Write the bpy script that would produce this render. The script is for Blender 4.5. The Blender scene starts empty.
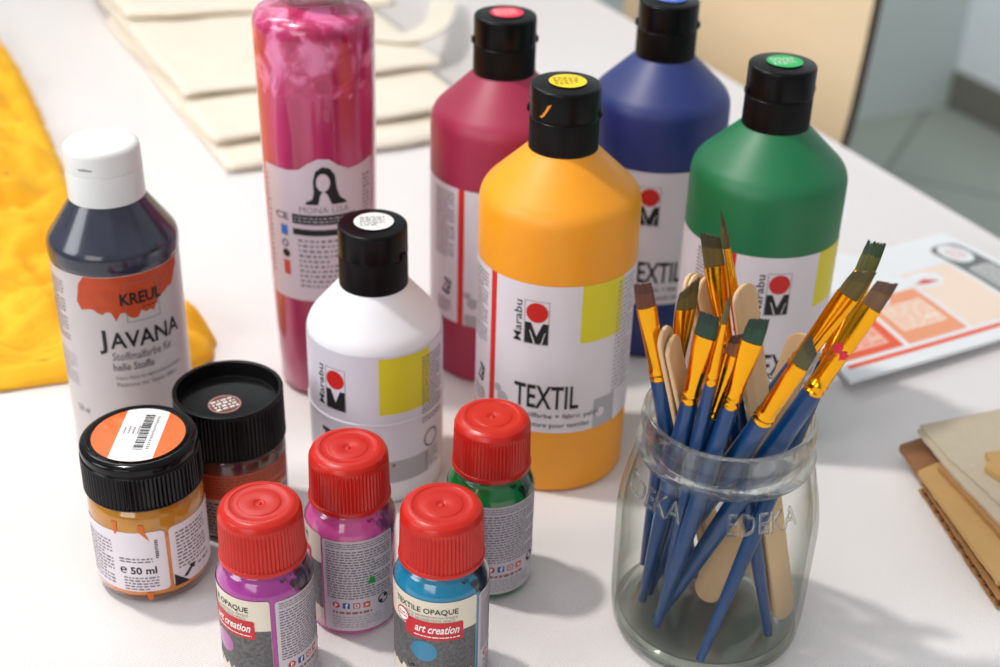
import bpy, bmesh, math, random
from mathutils import Vector, Matrix, noise
random.seed(7)
PI = math.pi
S = bpy.context.scene
COL = S.collection

# ------------------------------------------------------------------ camera
cam_d = bpy.data.cameras.new('camera'); cam = bpy.data.objects.new('camera', cam_d); COL.objects.link(cam)
F, TH, VX = 1389.0, math.radians(30.5), 430.0
D_ = F / math.tan(TH); dx = VX - 500; dy = math.sqrt(D_ * D_ - dx * dx)
dn = Vector((dx, dy, F)).normalized()
Zc = -dn; fw = Vector((0, 0, 1)); Yc = (fw - fw.dot(Zc) * Zc).normalized(); Xc = Yc.cross(Zc)
right = Vector((Xc[0], Yc[0], Zc[0])); down = Vector((Xc[1], Yc[1], Zc[1])); fwd = Vector((Xc[2], Yc[2], Zc[2]))
m = Matrix.Identity(4)
for i in range(3):
    m[i][0] = right[i]; m[i][1] = -down[i]; m[i][2] = -fwd[i]
m[2][3] = 0.40
cam.matrix_world = m
cam_d.sensor_width = 36; cam_d.lens = F / 1000 * 36
cam_d.clip_start = 0.02; cam_d.clip_end = 30
cam_d.dof.use_dof = True; cam_d.dof.focus_distance = 0.535; cam_d.dof.aperture_fstop = 8.5
S.camera = cam

# ------------------------------------------------------------------ light
w = bpy.data.worlds.new('world'); S.world = w; w.use_nodes = True
wn = w.node_tree.nodes; wl = w.node_tree.links; wn['Background'].inputs[1].default_value = 0.50
wt = wn.new('ShaderNodeTexCoord'); ws = wn.new('ShaderNodeSeparateXYZ'); wl.new(wt.outputs['Generated'], ws.inputs[0])
wr = wn.new('ShaderNodeValToRGB'); wl.new(ws.outputs['Z'], wr.inputs[0])             # bright ceiling, duller walls, dark floor of the room
wr.color_ramp.elements[0].position = 0.0; wr.color_ramp.elements[0].color = (0.50, 0.52, 0.54, 1); wr.color_ramp.elements[1].position = 0.75; wr.color_ramp.elements[1].color = (0.98, 1.0, 1.04, 1)
we = wr.color_ramp.elements.new(0.3); we.color = (0.74, 0.77, 0.80, 1)
wz = wn.new('ShaderNodeTexNoise'); wz.inputs['Scale'].default_value = 2.2; wl.new(wt.outputs['Generated'], wz.inputs['Vector'])
wm = wn.new('ShaderNodeMapRange'); wm.inputs['From Min'].default_value = 0.35; wm.inputs['From Max'].default_value = 0.65; wm.inputs['To Min'].default_value = 0.65; wm.inputs['To Max'].default_value = 1.35; wl.new(wz.outputs['Fac'], wm.inputs[0])
wx = wn.new('ShaderNodeVectorMath'); wx.operation = 'SCALE'; wl.new(wr.outputs[0], wx.inputs[0]); wl.new(wm.outputs[0], wx.inputs['Scale']); wl.new(wx.outputs[0], wn['Background'].inputs[0])

def area(name, loc, target, sx, sy, power, color):
    d = bpy.data.lights.new(name, 'AREA'); d.shape = 'RECTANGLE'; d.size = sx; d.size_y = sy; d.energy = power; d.color = color
    o = bpy.data.objects.new(name, d); COL.objects.link(o); o.location = loc
    o.rotation_euler = (Vector(target) - Vector(loc)).to_track_quat('-Z', 'Y').to_euler(); return o
ld = bpy.data.lights.new('ceiling_lamp', 'POINT'); ld.energy = 30; ld.shadow_soft_size = 0.035; ld.color = (1, 0.96, 0.90)
lo = bpy.data.objects.new('ceiling_lamp', ld); COL.objects.link(lo); lo.location = (-0.45, 0.62, 1.12)
area('window_light', (-1.3, 2.6, 1.9), (0, 0.6, 0), 1.5, 1.2, 60, (0.95, 0.98, 1))
sd = bpy.data.lights.new('corner_fill_spot', 'SPOT'); sd.energy = 70; sd.shadow_soft_size = 0.08; sd.spot_size = math.radians(75); sd.spot_blend = 0.6  # added spot, no fixture behind it: brightens the walls in the far corner
so_ = bpy.data.objects.new('corner_fill_spot', sd); COL.objects.link(so_); so_.location = (0.75, 2.35, 1.65)
so_.rotation_euler = (Vector((1.05, 2.9, -0.5)) - Vector((0.75, 2.35, 1.65))).to_track_quat('-Z', 'Y').to_euler()
area('window_light_side', (-2.2, -0.3, 1.2), (0, 0.5, 0), 1.0, 1.2, 24, (0.95, 0.98, 1))

area('front_fill_light', (-1.1, -1.9, 0.95), (0, 0.5, 0.1), 1.3, 1.0, 16, (1, 0.98, 0.97))  # added fill from behind the camera, lifts the bottle fronts and labels
S.view_settings.view_transform = 'Standard'
S.view_settings.look = 'None'
S.view_settings.gamma = 1
S.view_settings.use_curve_mapping = False
S.view_settings.exposure = 0.0

# ------------------------------------------------------------------ materials
MATS = {}
def lin(c):
    return tuple(((v / 255) / 12.92 if v / 255 <= 0.04045 else ((v / 255 + 0.055) / 1.055) ** 2.4) for v in c) + (1,)
def mat(name, rgb, rough=0.5, metal=0, coat=0, sss=0, spec=0.5, noise_amt=0, noise_scale=50, rgb2=None, bump=0, bump_scale=200, stretch=None, trans=0, ior=1.45):
    if name in MATS: return MATS[name]
    M = bpy.data.materials.new(name); M.use_nodes = True; nt = M.node_tree; N = nt.nodes; L = nt.links
    b = N['Principled BSDF']
    b.inputs['Base Color'].default_value = lin(rgb); b.inputs['Roughness'].default_value = rough
    b.inputs['Metallic'].default_value = metal; b.inputs['Coat Weight'].default_value = coat
    b.inputs['Coat Roughness'].default_value = 0.05; b.inputs['Specular IOR Level'].default_value = spec
    b.inputs['Transmission Weight'].default_value = trans; b.inputs['IOR'].default_value = ior
    if sss:
        b.inputs['Subsurface Weight'].default_value = sss; b.inputs['Subsurface Radius'].default_value = (1, 0.6, 0.4); b.inputs['Subsurface Scale'].default_value = 0.004
    vec = None
    if rgb2 or bump or stretch:
        tc = N.new('ShaderNodeTexCoord'); mp = N.new('ShaderNodeMapping'); L.new(tc.outputs['Object'], mp.inputs['Vector'])
        if stretch: mp.inputs['Scale'].default_value = stretch
        vec = mp.outputs['Vector']
    if rgb2:
        nz = N.new('ShaderNodeTexNoise'); nz.inputs['Scale'].default_value = noise_scale; nz.inputs['Detail'].default_value = 5
        L.new(vec, nz.inputs['Vector'])
        rp = N.new('ShaderNodeValToRGB'); rp.color_ramp.elements[0].color = lin(rgb); rp.color_ramp.elements[1].color = lin(rgb2)
        rp.color_ramp.elements[0].position = 0.5 - 0.5 * (1 - noise_amt); rp.color_ramp.elements[1].position = 0.5 + 0.5 * (1 - noise_amt)
        L.new(nz.outputs['Fac'], rp.inputs['Fac']); L.new(rp.outputs['Color'], b.inputs['Base Color'])
    if bump:
        n2 = N.new('ShaderNodeTexNoise'); n2.inputs['Scale'].default_value = bump_scale; n2.inputs['Detail'].default_value = 3
        L.new(vec, n2.inputs['Vector'])
        bp = N.new('ShaderNodeBump'); bp.inputs['Strength'].default_value = bump; bp.inputs['Distance'].default_value = 0.001
        L.new(n2.outputs['Fac'], bp.inputs['Height']); L.new(bp.outputs['Normal'], b.inputs['Normal'])
    MATS[name] = M
    return M

INK = mat('black_ink', (22, 21, 24), 0.55)
GREYINK = mat('grey_ink', (118, 111, 117), 0.6)
PALEINK = mat('pale_grey_ink', (165, 158, 166), 0.6)
WHITEINK = mat('white_ink', (238, 236, 232), 0.5)
RED = mat('logo_red', (205, 32, 26), 0.5)
BLACKPL = mat('black_plastic', (9, 8, 10), 0.3, spec=0.22)
BLACKGL = mat('glossy_black_plastic', (6, 6, 8), 0.14, spec=0.3)
REDCAP = mat('red_plastic', (196, 30, 16), 0.3, sss=0.02, bump=0.04, bump_scale=900)
PAPER = mat('label_paper', (226, 218, 224), 0.42)

# thin clear glass: a sheet with Fresnel gloss, tinted where it is seen edge-on
def thin_glass():
    M = bpy.data.materials.new('thin_clear_glass'); M.use_nodes = True; nt = M.node_tree; N = nt.nodes; L = nt.links
    N.remove(N['Principled BSDF'])
    tr = N.new('ShaderNodeBsdfTransparent'); gl = N.new('ShaderNodeBsdfGlossy'); gl.inputs['Roughness'].default_value = 0.03
    fw_ = N.new('ShaderNodeLayerWeight'); fw_.inputs['Blend'].default_value = 0.5
    pw = N.new('ShaderNodeMath'); pw.operation = 'POWER'; pw.inputs[1].default_value = 5; L.new(fw_.outputs['Facing'], pw.inputs[0])
    fr = N.new('ShaderNodeMath'); fr.operation = 'MULTIPLY_ADD'; fr.inputs[1].default_value = 0.9; fr.inputs[2].default_value = 0.009; L.new(pw.outputs[0], fr.inputs[0])
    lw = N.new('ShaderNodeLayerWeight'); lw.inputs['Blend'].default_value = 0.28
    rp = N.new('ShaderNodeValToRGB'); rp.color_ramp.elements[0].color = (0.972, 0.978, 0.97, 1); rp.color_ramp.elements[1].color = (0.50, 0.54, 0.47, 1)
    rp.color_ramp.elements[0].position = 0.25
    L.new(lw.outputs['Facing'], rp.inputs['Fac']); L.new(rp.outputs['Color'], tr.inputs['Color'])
    # wavy surface
    tc = N.new('ShaderNodeTexCoord'); nz = N.new('ShaderNodeTexNoise'); nz.inputs['Scale'].default_value = 55
    L.new(tc.outputs['Object'], nz.inputs['Vector'])
    bp = N.new('ShaderNodeBump'); bp.inputs['Strength'].default_value = 0.25; bp.inputs['Distance'].default_value = 0.0015
    L.new(nz.outputs['Fac'], bp.inputs['Height']); L.new(bp.outputs['Normal'], gl.inputs['Normal'])
    mx = N.new('ShaderNodeMixShader'); L.new(fr.outputs[0], mx.inputs[0]); L.new(tr.outputs[0], mx.inputs[1]); L.new(gl.outputs[0], mx.inputs[2])
    L.new(mx.outputs[0], N['Material Output'].inputs['Surface'])
    return M
THIN = thin_glass()
def solid_glass():
    M = bpy.data.materials.new('solid_glass'); M.use_nodes = True; nt = M.node_tree; N = nt.nodes; L = nt.links
    b = N['Principled BSDF']; b.inputs['Base Color'].default_value = (0.93, 0.96, 0.92, 1); b.inputs['Roughness'].default_value = 0.0
    b.inputs['Transmission Weight'].default_value = 1; b.inputs['IOR'].default_value = 1.5
    tr = N.new('ShaderNodeBsdfTransparent'); tr.inputs[0].default_value = (0.93, 0.95, 0.92, 1)
    mx = N.new('ShaderNodeMixShader'); mx.inputs[0].default_value = 0.6
    L.new(tr.outputs[0], mx.inputs[1]); L.new(b.outputs[0], mx.inputs[2]); L.new(mx.outputs[0], N['Material Output'].inputs['Surface'])
    return M
GLASS = solid_glass()

# ------------------------------------------------------------------ object helpers
def link(name, bm, mats, parent=None, smooth=True, angle=35):
    me = bpy.data.meshes.new(name)
    bmesh.ops.recalc_face_normals(bm, faces=bm.faces) if smooth == 'recalc' else None
    bm.to_mesh(me); bm.free()
    for M in (mats if isinstance(mats, (list, tuple)) else [mats]): me.materials.append(M)
    if smooth:
        for p in me.polygons: p.use_smooth = True
        try: me.set_sharp_from_angle(angle=math.radians(angle))
        except Exception: pass
    o = bpy.data.objects.new(name, me); COL.objects.link(o)
    if parent is not None: o.parent = parent
    return o
def thing(name, label, cat, loc=(0, 0, 0), rz=0, group=None):
    o = bpy.data.objects.new(name, None); o.empty_display_size = 0.01; COL.objects.link(o)
    o.location = loc; o.rotation_euler = (0, 0, rz); o['label'] = label; o['category'] = cat
    if group: o['group'] = group
    return o
def tag(o, label, cat, group=None):
    o['label'] = label; o['category'] = cat
    if group: o['group'] = group
    return o
def structure(o): o['kind'] = 'structure'; return o

def lathe(prof, seg=96, ribs=None, rfun=None):
    """prof: list of (r, z[, mat]) in mm, bottom to top; ribs: (z0, z1, n, depth mm)"""
    bm = bmesh.new(); rings = []
    for p in prof:
        r, z = p[0] / 1000, p[1] / 1000
        if r < 1e-6: rings.append([bm.verts.new((0, 0, z))]); continue
        ring = []
        for i in range(seg):
            a = 2 * PI * i / seg; rr = r
            if ribs and ribs[0] <= p[1] <= ribs[1]: rr -= ribs[3] / 1000 * (0.5 + 0.5 * math.cos(a * ribs[2]))
            ring.append(bm.verts.new((rr * math.cos(a), rr * math.sin(a), z)))
        rings.append(ring)
    for k in range(len(rings) - 1):
        A, B = rings[k], rings[k + 1]; mi = prof[k][2] if len(prof[k]) > 2 else 0
        for i in range(seg):
            j = (i + 1) % seg
            if len(A) == 1 and len(B) == 1: continue
            if len(A) == 1: f = bm.faces.new((A[0], B[j], B[i]))
            elif len(B) == 1: f = bm.faces.new((A[i], A[j], B[0]))
            else: f = bm.faces.new((A[i], A[j], B[j], B[i]))
            f.material_index = mi
    return bm
def rounded(prof, r=1.0, n=4, keep=()):
    """round the corners of a (r,z) polyline"""
    out = [prof[0]]
    for i in range(1, len(prof) - 1):
        p0, p1, p2 = prof[i - 1], prof[i], prof[i + 1]
        a = Vector((p0[0] - p1[0], p0[1] - p1[1])); b = Vector((p2[0] - p1[0], p2[1] - p1[1]))
        rr = p1[3] if len(p1) > 3 else r
        d = min(rr, a.length * 0.45, b.length * 0.45)
        if d < 0.02: out.append(p1[:3]); continue
        A = a.normalized() * d; B = b.normalized() * d
        for k in range(n + 1):
            t = k / n
            q = Vector((p1[0], p1[1])) + A * (1 - t) ** 2 + B * t ** 2
            out.append((q.x, q.y) + ((p1[2] if len(p1) > 2 else 0),))
    out.append(prof[-1]); return out

# ---- flat art that is laid on a surface.  All 2-D coordinates in mm
def rect(u0, u1, z0, z1): return [(u0, z0), (u1, z0), (u1, z1), (u0, z1)]
def rrect(u0, u1, z0, z1, r=1.5, n=4):
    pts = []
    for cx, cy, a0 in ((u1 - r, z0 + r, -PI / 2), (u1 - r, z1 - r, 0), (u0 + r, z1 - r, PI / 2), (u0 + r, z0 + r, PI)):
        for k in range(n + 1):
            a = a0 + PI / 2 * k / n; pts.append((cx + r * math.cos(a), cy + r * math.sin(a)))
    return pts
def disc(cu, cz, r, n=28, rz=None): return [(cu + r * math.cos(2 * PI * k / n), cz + (rz or r) * math.sin(2 * PI * k / n)) for k in range(n)]

_textcache = {}
def text_polys(s, bold=0.0, shear=0.0):
    key = (s, bold, shear)
    if key in _textcache: return _textcache[key]
    cu = bpy.data.curves.new('t', 'FONT'); cu.body = s; cu.size = 1; cu.offset = bold; cu.shear = shear; cu.resolution_u = 2
    o = bpy.data.objects.new('t', cu); COL.objects.link(o)
    bpy.context.view_layer.update()
    me = bpy.data.meshes.new_from_object(o)
    V = [(v.co.x, v.co.y) for v in me.vertices]; P = [tuple(p.vertices) for p in me.polygons]
    bpy.data.objects.remove(o); bpy.data.curves.remove(cu); bpy.data.meshes.remove(me)
    if V:
        x0 = min(v[0] for v in V); x1 = max(v[0] for v in V); y0 = min(v[1] for v in V); y1 = max(v[1] for v in V)
        V = [((x - x0) / max(1e-6, x1 - x0), (y - y0) / max(1e-6, y1 - y0)) for x, y in V]
    _textcache[key] = (V, P); return V, P

class Art:
    def __init__(s, surf, step=1.5, zstep=None): s.bm = bmesh.new(); s.surf = surf; s.step = step; s.zstep = zstep; s.mats = []
    def mi(s, M):
        if M not in s.mats: s.mats.append(M)
        return s.mats.index(M)
    def _add(s, V, P, M, off):
        t = bmesh.new(); vs = [t.verts.new((x, y, 0)) for x, y in V]
        for p in P:
            try: t.faces.new([vs[i] for i in p])
            except ValueError: pass
        if not t.faces: t.free(); return
        for ax, st in ((0, s.step), (1, s.zstep)):
            if not st: continue
            c = [v.co[ax] for v in t.verts]; lo_, hi = min(c), max(c); k = math.floor(lo_ / st) + 1
            while k * st < hi - 1e-5:
                co = Vector((0, 0, 0)); co[ax] = k * st; no = Vector((0, 0, 0)); no[ax] = 1
                bmesh.ops.bisect_plane(t, geom=t.verts[:] + t.edges[:] + t.faces[:], dist=1e-5, plane_co=co, plane_no=no); k += 1
        t.normal_update()
        idx = s.mi(M); mp = {}
        for v in t.verts: mp[v] = s.bm.verts.new(s.surf(v.co.x, v.co.y, off))
        for f in t.faces:
            vv = [mp[v] for v in f.verts]
            if f.normal.z < 0: vv.reverse()
            try: g = s.bm.faces.new(vv); g.material_index = idx
            except ValueError: pass
        t.free()
    def poly(s, pts, M, off=0.1): s._add(pts, [tuple(range(len(pts)))], M, off); return s
    def ring(s, pts, pts2, M, off=0.1):
        n = len(pts); s._add(pts + pts2, [(i, (i + 1) % n, n + (i + 1) % n, n + i) for i in range(n)], M, off); return s
    def frame(s, u0, u1, z0, z1, t, M, off=0.15):
        return s.ring(rect(u0, u1, z0, z1), rect(u0 + t, u1 - t, z0 + t, z1 - t), M, off)
    def text(s, txt, u0, u1, z0, z1, M, off=0.2, bold=0.0, up=False, rot=0.0, shear=0.0):
        V, P = text_polys(txt, bold, shear)
        if up: V = [(u1 - (u1 - u0) * y, z0 + (z1 - z0) * x) for x, y in V]      # reads upwards
        else: V = [(u0 + (u1 - u0) * x, z0 + (z1 - z0) * y) for x, y in V]
        if rot:
            cu, cz = (u0 + u1) / 2, (z0 + z1) / 2; c_, s_ = math.cos(rot), math.sin(rot)
            V = [(cu + (x - cu) * c_ - (y - cz) * s_, cz + (x - cu) * s_ + (y - cz) * c_) for x, y in V]
        s._add(V, P, M, off); return s
    def lines(s, u0, u1, z0, z1, n, M, off=0.18, dens=0.45, rot=0.0, last=0.7, wl=(0.8, 2.6)):
        """rows of print too small to read"""
        cu, cz = (u0 + u1) / 2, (z0 + z1) / 2; c_, s_ = math.cos(rot), math.sin(rot)
        V, P = [], []
        for r in range(n):
            h = (z1 - z0) / n; zc = z1 - h * (r + 0.5); u = u0; ue = u1 if r % 5 != 4 else u0 + (u1 - u0) * last
            while u < ue:
                l = min(random.uniform(*wl), ue - u)
                hh = h * dens * random.uniform(0.8, 1.1) / 2
                b = len(V)
                for x, y in rect(u, u + l, zc - hh, zc + hh):
                    V.append((cu + (x - cu) * c_ - (y - cz) * s_, cz + (x - cu) * s_ + (y - cz) * c_) if rot else (x, y))
                P.append((b, b + 1, b + 2, b + 3)); u += l + h * 0.35
        st = s.step; s.step = max(st, 1.3); s._add(V, P, M, off); s.step = st; return s
    def done(s, name, parent): return link(name, s.bm, s.mats, parent)

def cyl(R, phi0=0.0):
    """cylinder of radius R(z) mm, u=0 faces angle phi0 (0 = towards the viewer, + to the right)"""
    f = R if callable(R) else (lambda z: R)
    R0 = f(50)
    def g(u, z, off):
        a = phi0 + u / R0; r = f(z) + off
        return Vector((r * math.sin(a) / 1000, -r * math.cos(a) / 1000, z / 1000))
    return g
def plane_top(z, rot=0.0, cx=0, cy=0):
    c_, s_ = math.cos(rot), math.sin(rot)
    return lambda u, v, off: Vector(((cx + u * c_ - v * s_) / 1000, (cy + u * s_ + v * c_) / 1000, (z + off) / 1000))
def interp(tab):
    def f(z):
        if z <= tab[0][0]: return tab[0][1]
        for (a, ra), (b, rb) in zip(tab, tab[1:]):
            if z <= b: return ra + (rb - ra) * (z - a) / (b - a)
        return tab[-1][1]
    return f

# ------------------------------------------------------------------ setting
E_ = Vector((0.437, -0.8995, 0)); NRM = Vector((0.8995, 0.437, 0)); P0 = Vector((0.1796, 1.1294, 0))   # table edge: direction, outward normal, a point
def slab(pts, z0, z1):
    bm = bmesh.new(); a = [bm.verts.new((p[0], p[1], z0)) for p in pts]; b = [bm.verts.new((p[0], p[1], z1)) for p in pts]; n = len(pts)
    bm.faces.new(b); bm.faces.new(a[::-1])
    for i in range(n): bm.faces.new((a[i], a[(i + 1) % n], b[(i + 1) % n], b[i]))
    bmesh.ops.recalc_face_normals(bm, faces=bm.faces); return bm

def floor_mat():
    M = mat('floor_tile', (150, 156, 148), 0.4, rgb2=(132, 138, 130), noise_scale=3, noise_amt=0.4)
    nt = M.node_tree; N = nt.nodes; L = nt.links; b = N['Principled BSDF']
    br = N.new('ShaderNodeTexBrick'); br.offset = 0; br.inputs['Scale'].default_value = 1; br.inputs['Brick Width'].default_value = 0.45; br.inputs['Row Height'].default_value = 0.45
    br.inputs['Mortar Size'].default_value = 0.006; br.inputs['Color1'].default_value = (1, 1, 1, 1); br.inputs['Color2'].default_value = (0.93, 0.93, 0.93, 1); br.inputs['Mortar'].default_value = (0.6, 0.6, 0.58, 1)
    tc = N.new('ShaderNodeTexCoord'); mp = N.new('ShaderNodeMapping'); mp.inputs['Rotation'].default_value = (0, 0, math.atan2(E_.y, E_.x)); L.new(tc.outputs['Object'], mp.inputs['Vector']); L.new(mp.outputs[0], br.inputs['Vector'])
    mx = N.new('ShaderNodeMix'); mx.data_type = 'RGBA'; mx.blend_type = 'MULTIPLY'; mx.inputs[0].default_value = 1
    src = b.inputs['Base Color'].links[0].from_socket; L.new(src, mx.inputs[6]); L.new(br.outputs['Color'], mx.inputs[7]); L.new(mx.outputs[2], b.inputs['Base Color'])
    return M
CORN = Vector((1.017, 3.029, -0.74))
fl = []
for a, b in ((-3.0, 0.0), (0.0, 0.0), (0.0, 3.6), (-3.0, 3.6)):
    fl.append(CORN + NRM * a + E_ * b)
structure(link('floor', slab(fl, -0.78, -0.74), floor_mat(), smooth=False))
WALLA = mat('grey_wall_paint', (196, 206, 204), 0.8, bump=0.1, bump_scale=300)
WALLB = mat('pale_blue_wall_paint', (232, 238, 244), 0.8, bump=0.1, bump_scale=300)
def quadpts(o, d1, l1, d2, l2): return [o, o + d1 * l1, o + d1 * l1 + d2 * l2, o + d2 * l2]
structure(link('wall_back', slab(quadpts(CORN, -NRM, 3.0, -E_, 0.1), -0.74, 1.7), WALLA, smooth=False))
structure(link('wall_right', slab(quadpts(CORN - E_ * 0.1, E_, 3.7, NRM, 0.1), -0.74, 1.7), WALLB, smooth=False))
bm = slab(quadpts(CORN, E_, 3.6, -NRM, 0.012), -0.74, -0.655)
bmesh.ops.bevel(bm, geom=bm.edges[:], offset=0.003, segments=2, affect='EDGES')
structure(link('baseboard_right', bm, mat('grey_baseboard', (118, 116, 108), 0.6), smooth=False))

# ---- table with its cloth
def along(s, v, z=0): q = P0 - E_ * s - NRM * v; return Vector((q.x, q.y, z))     # s: along the edge away from the viewer, v: inwards
tbl = thing('table', 'long table hidden under the white tablecloth', 'table', tuple(along(-0.1, 0.55, -0.74)))
def tl(p): return p - tbl.location
pts = [tl(along(s, v)) for s, v in ((-1.3, 0.012), (1.1, 0.012), (1.1, 1.15), (-1.3, 1.15))]
link('tabletop', slab(pts, 0.74 - 0.032, 0.74 - 0.004), mat('table_wood', (190, 160, 120), 0.5, rgb2=(160, 125, 85), noise_scale=8, stretch=(1, 8, 1)), tbl, smooth=False)
for s, v in ((-1.2, 0.08), (1.0, 0.08), (1.0, 1.07), (-1.2, 1.07)):
    c = tl(along(s, v)); q = [c + E_ * a + NRM * b for a, b in ((-.025, -.025), (.025, -.025), (.025, .025), (-.025, .025))]
    link('leg', slab(q, 0, 0.708), mat('table_leg_metal', (150, 150, 150), 0.4, metal=0.6), tbl, smooth=False)

def cloth_mat():
    M = bpy.data.materials.new('white_cotton_cloth'); M.use_nodes = True; nt = M.node_tree; N = nt.nodes; L = nt.links; b = N['Principled BSDF']
    b.inputs['Base Color'].default_value = lin((236, 231, 230)); b.inputs['Roughness'].default_value = 0.85; b.inputs['Specular IOR Level'].default_value = 0.15
    tc = N.new('ShaderNodeTexCoord')
    mp = N.new('ShaderNodeMapping'); mp.inputs['Rotation'].default_value = (0, 0, 0.35); L.new(tc.outputs['Object'], mp.inputs[0])
    hs = []
    for d in ('X', 'Y'):
        wv = N.new('ShaderNodeTexWave'); wv.bands_direction = d; wv.inputs['Scale'].default_value = 340; wv.inputs['Distortion'].default_value = 1.2; wv.inputs['Detail'].default_value = 2; L.new(mp.outputs[0], wv.inputs['Vector']); hs.append(wv.outputs['Fac'])
    ad = N.new('ShaderNodeMath'); L.new(hs[0], ad.inputs[0]); L.new(hs[1], ad.inputs[1])
    nz = N.new('ShaderNodeTexNoise'); nz.inputs['Scale'].default_value = 9; nz.inputs['Detail'].default_value = 2; L.new(tc.outputs['Object'], nz.inputs['Vector'])
    b1 = N.new('ShaderNodeBump'); b1.inputs['Strength'].default_value = 0.4; b1.inputs['Distance'].default_value = 0.0003; L.new(ad.outputs[0], b1.inputs['Height'])
    b2 = N.new('ShaderNodeBump'); b2.inputs['Strength'].default_value = 0.5; b2.inputs['Distance'].default_value = 0.004; L.new(nz.outputs['Fac'], b2.inputs['Height']); L.new(b1.outputs[0], b2.inputs['Normal'])
    L.new(b2.outputs[0], b.inputs['Normal']); return M
CLOTH = cloth_mat()
bm = bmesh.new(); rows = []
prof = []                                   # (outward offset, z) across: inner edge ... round the table edge ... hanging hem
for k in range(120): prof.append((-1.17 + 1.17 * k / 119 - 0.006, 0.0))
for k in range(1, 7): a = PI / 2 * k / 6; prof.append((-0.006 + 0.006 * math.sin(a), -0.006 + 0.006 * math.cos(a)))
for k in range(1, 14): prof.append((0.0, -0.006 - 0.24 * k / 13))
NS = 300
crA, crB = Vector((-0.215, 0.695)), Vector((0.03, 0.80))     # a soft ironed crease
for i in range(NS + 1):
    s = -1.32 + 2.44 * i / NS; row = []
    for (o_, z) in prof:
        hang = max(0, -z - 0.006) / 0.24
        q = P0 - E_ * s + NRM * (o_ + hang * 0.02 * (1 + math.sin(s * 23)) + (0.004 if hang else 0))
        zz = z
        if z == 0:
            p = Vector((q.x, q.y)); d = crB - crA; nn = Vector((-d.y, d.x)).normalized(); t = (p - crA).dot(nn)
            zz = -0.0006 + 0.0006 * math.exp(-(t / 0.004) ** 2)
        row.append(bm.verts.new((q.x, q.y, zz)))
    rows.append(row)
for i in range(NS):
    for j in range(len(prof) - 1): bm.faces.new((rows[i][j], rows[i][j + 1], rows[i + 1][j + 1], rows[i + 1][j]))
bmesh.ops.recalc_face_normals(bm, faces=bm.faces)
if sum(f.normal.z for f in bm.faces) < 0: bmesh.ops.reverse_faces(bm, faces=bm.faces)
tag(link('tablecloth', bm, CLOTH, angle=80), 'white cotton tablecloth covering the table under all the bottles', 'tablecloth')

# ---- chair beyond the table edge
ch = thing('chair', 'beige moulded chair with dark edge standing beyond the table', 'chair', tuple(P0 + NRM * 0.33 + E_ * -0.02 + Vector((0, 0, -0.74))))
BEIGE = mat('beige_plywood', (250, 226, 190), 0.45, rgb2=(246, 218, 178), noise_scale=10, stretch=(1, 1, 6))
DARKE = mat('dark_chair_edge', (92, 82, 74), 0.5)
def shell(w_, z0, z1, org, ux, uy, curve, thick, name):
    """superellipse shell panel; ux across, uy upwards, curve outwards"""
    bm = bmesh.new(); nrm = ux.cross(uy).normalized(); N_, R_ = 64, 12; lay = []
    for side in (0, 1):
        rings = []
        for r in range(R_ + 1):
            ring = []
            for k in range(N_):
                a = 2 * PI * k / N_; c_, s_ = math.cos(a), math.sin(a); e = 0.55
                x = (abs(c_) ** e) * (1 if c_ > 0 else -1) * w_ / 2 * (r / R_); y = (abs(s_) ** e) * (1 if s_ > 0 else -1) * (z1 - z0) / 2 * (r / R_)
                x *= 1 - 0.02 * (1 - (y / ((z1 - z0) / 2)) ) / 2
                p = org + ux * x + uy * ((z0 + z1) / 2 + y) + nrm * (curve * (x / (w_ / 2)) ** 2 + (thick if side else 0))
                ring.append(bm.verts.new(p)) if r or not k else None
            rings.append(ring)
        for r in range(R_):
            A, B = rings[r], rings[r + 1]
            for k in range(N_):
                j = (k + 1) % N_
                f = bm.faces.new((A[0], B[k], B[j])) if r == 0 else bm.faces.new((A[k], B[k], B[j], A[j]))
        lay.append(rings[-1])
    for k in range(N_):
        j = (k + 1) % N_; f = bm.faces.new((lay[0][k], lay[0][j], lay[1][j], lay[1][k])); f.material_index = 1
    bmesh.ops.recalc_face_normals(bm, faces=bm.faces)
    return link(name, bm, [BEIGE, DARKE], ch, angle=40)
eh = Vector((E_.x, E_.y, 0))
up = (Vector((0, 0, 1)) + NRM * 0.055).normalized()
shell(0.46, 0.47, 0.95, -NRM * 0.16 + eh * -0.296, eh, up, -0.030, 0.011, 'backrest')
shell(0.46, -0.22, 0.22, Vector((0, 0, 0.44)) + NRM * -0.42 - eh * 0.295, eh, NRM, 0.008, 0.012, 'seat')
for a, b in ((-0.17, -0.16), (0.17, -0.16), (-0.17, 0.16), (0.17, 0.16)):
    bm = bmesh.new(); top = Vector((0, 0, 0.437)) + NRM * (-0.42 + b * 0.8) + eh * (a * 0.8 - 0.295); bot = Vector((0, 0, 0)) + NRM * (-0.42 + b * 1.2) + eh * (a * 1.15 - 0.295)
    n = 16; A = [bm.verts.new(bot + Vector((math.cos(2 * PI * k / n), math.sin(2 * PI * k / n), 0)) * 0.009) for k in range(n)]
    B = [bm.verts.new(top + Vector((math.cos(2 * PI * k / n), math.sin(2 * PI * k / n), 0)) * 0.011) for k in range(n)]
    for k in range(n): bm.faces.new((A[k], A[(k + 1) % n], B[(k + 1) % n], B[k]))
    bm.faces.new(A[::-1]); bm.faces.new(B); link('leg', bm, mat('chair_leg_steel', (120, 118, 115), 0.3, metal=1), ch)

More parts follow.
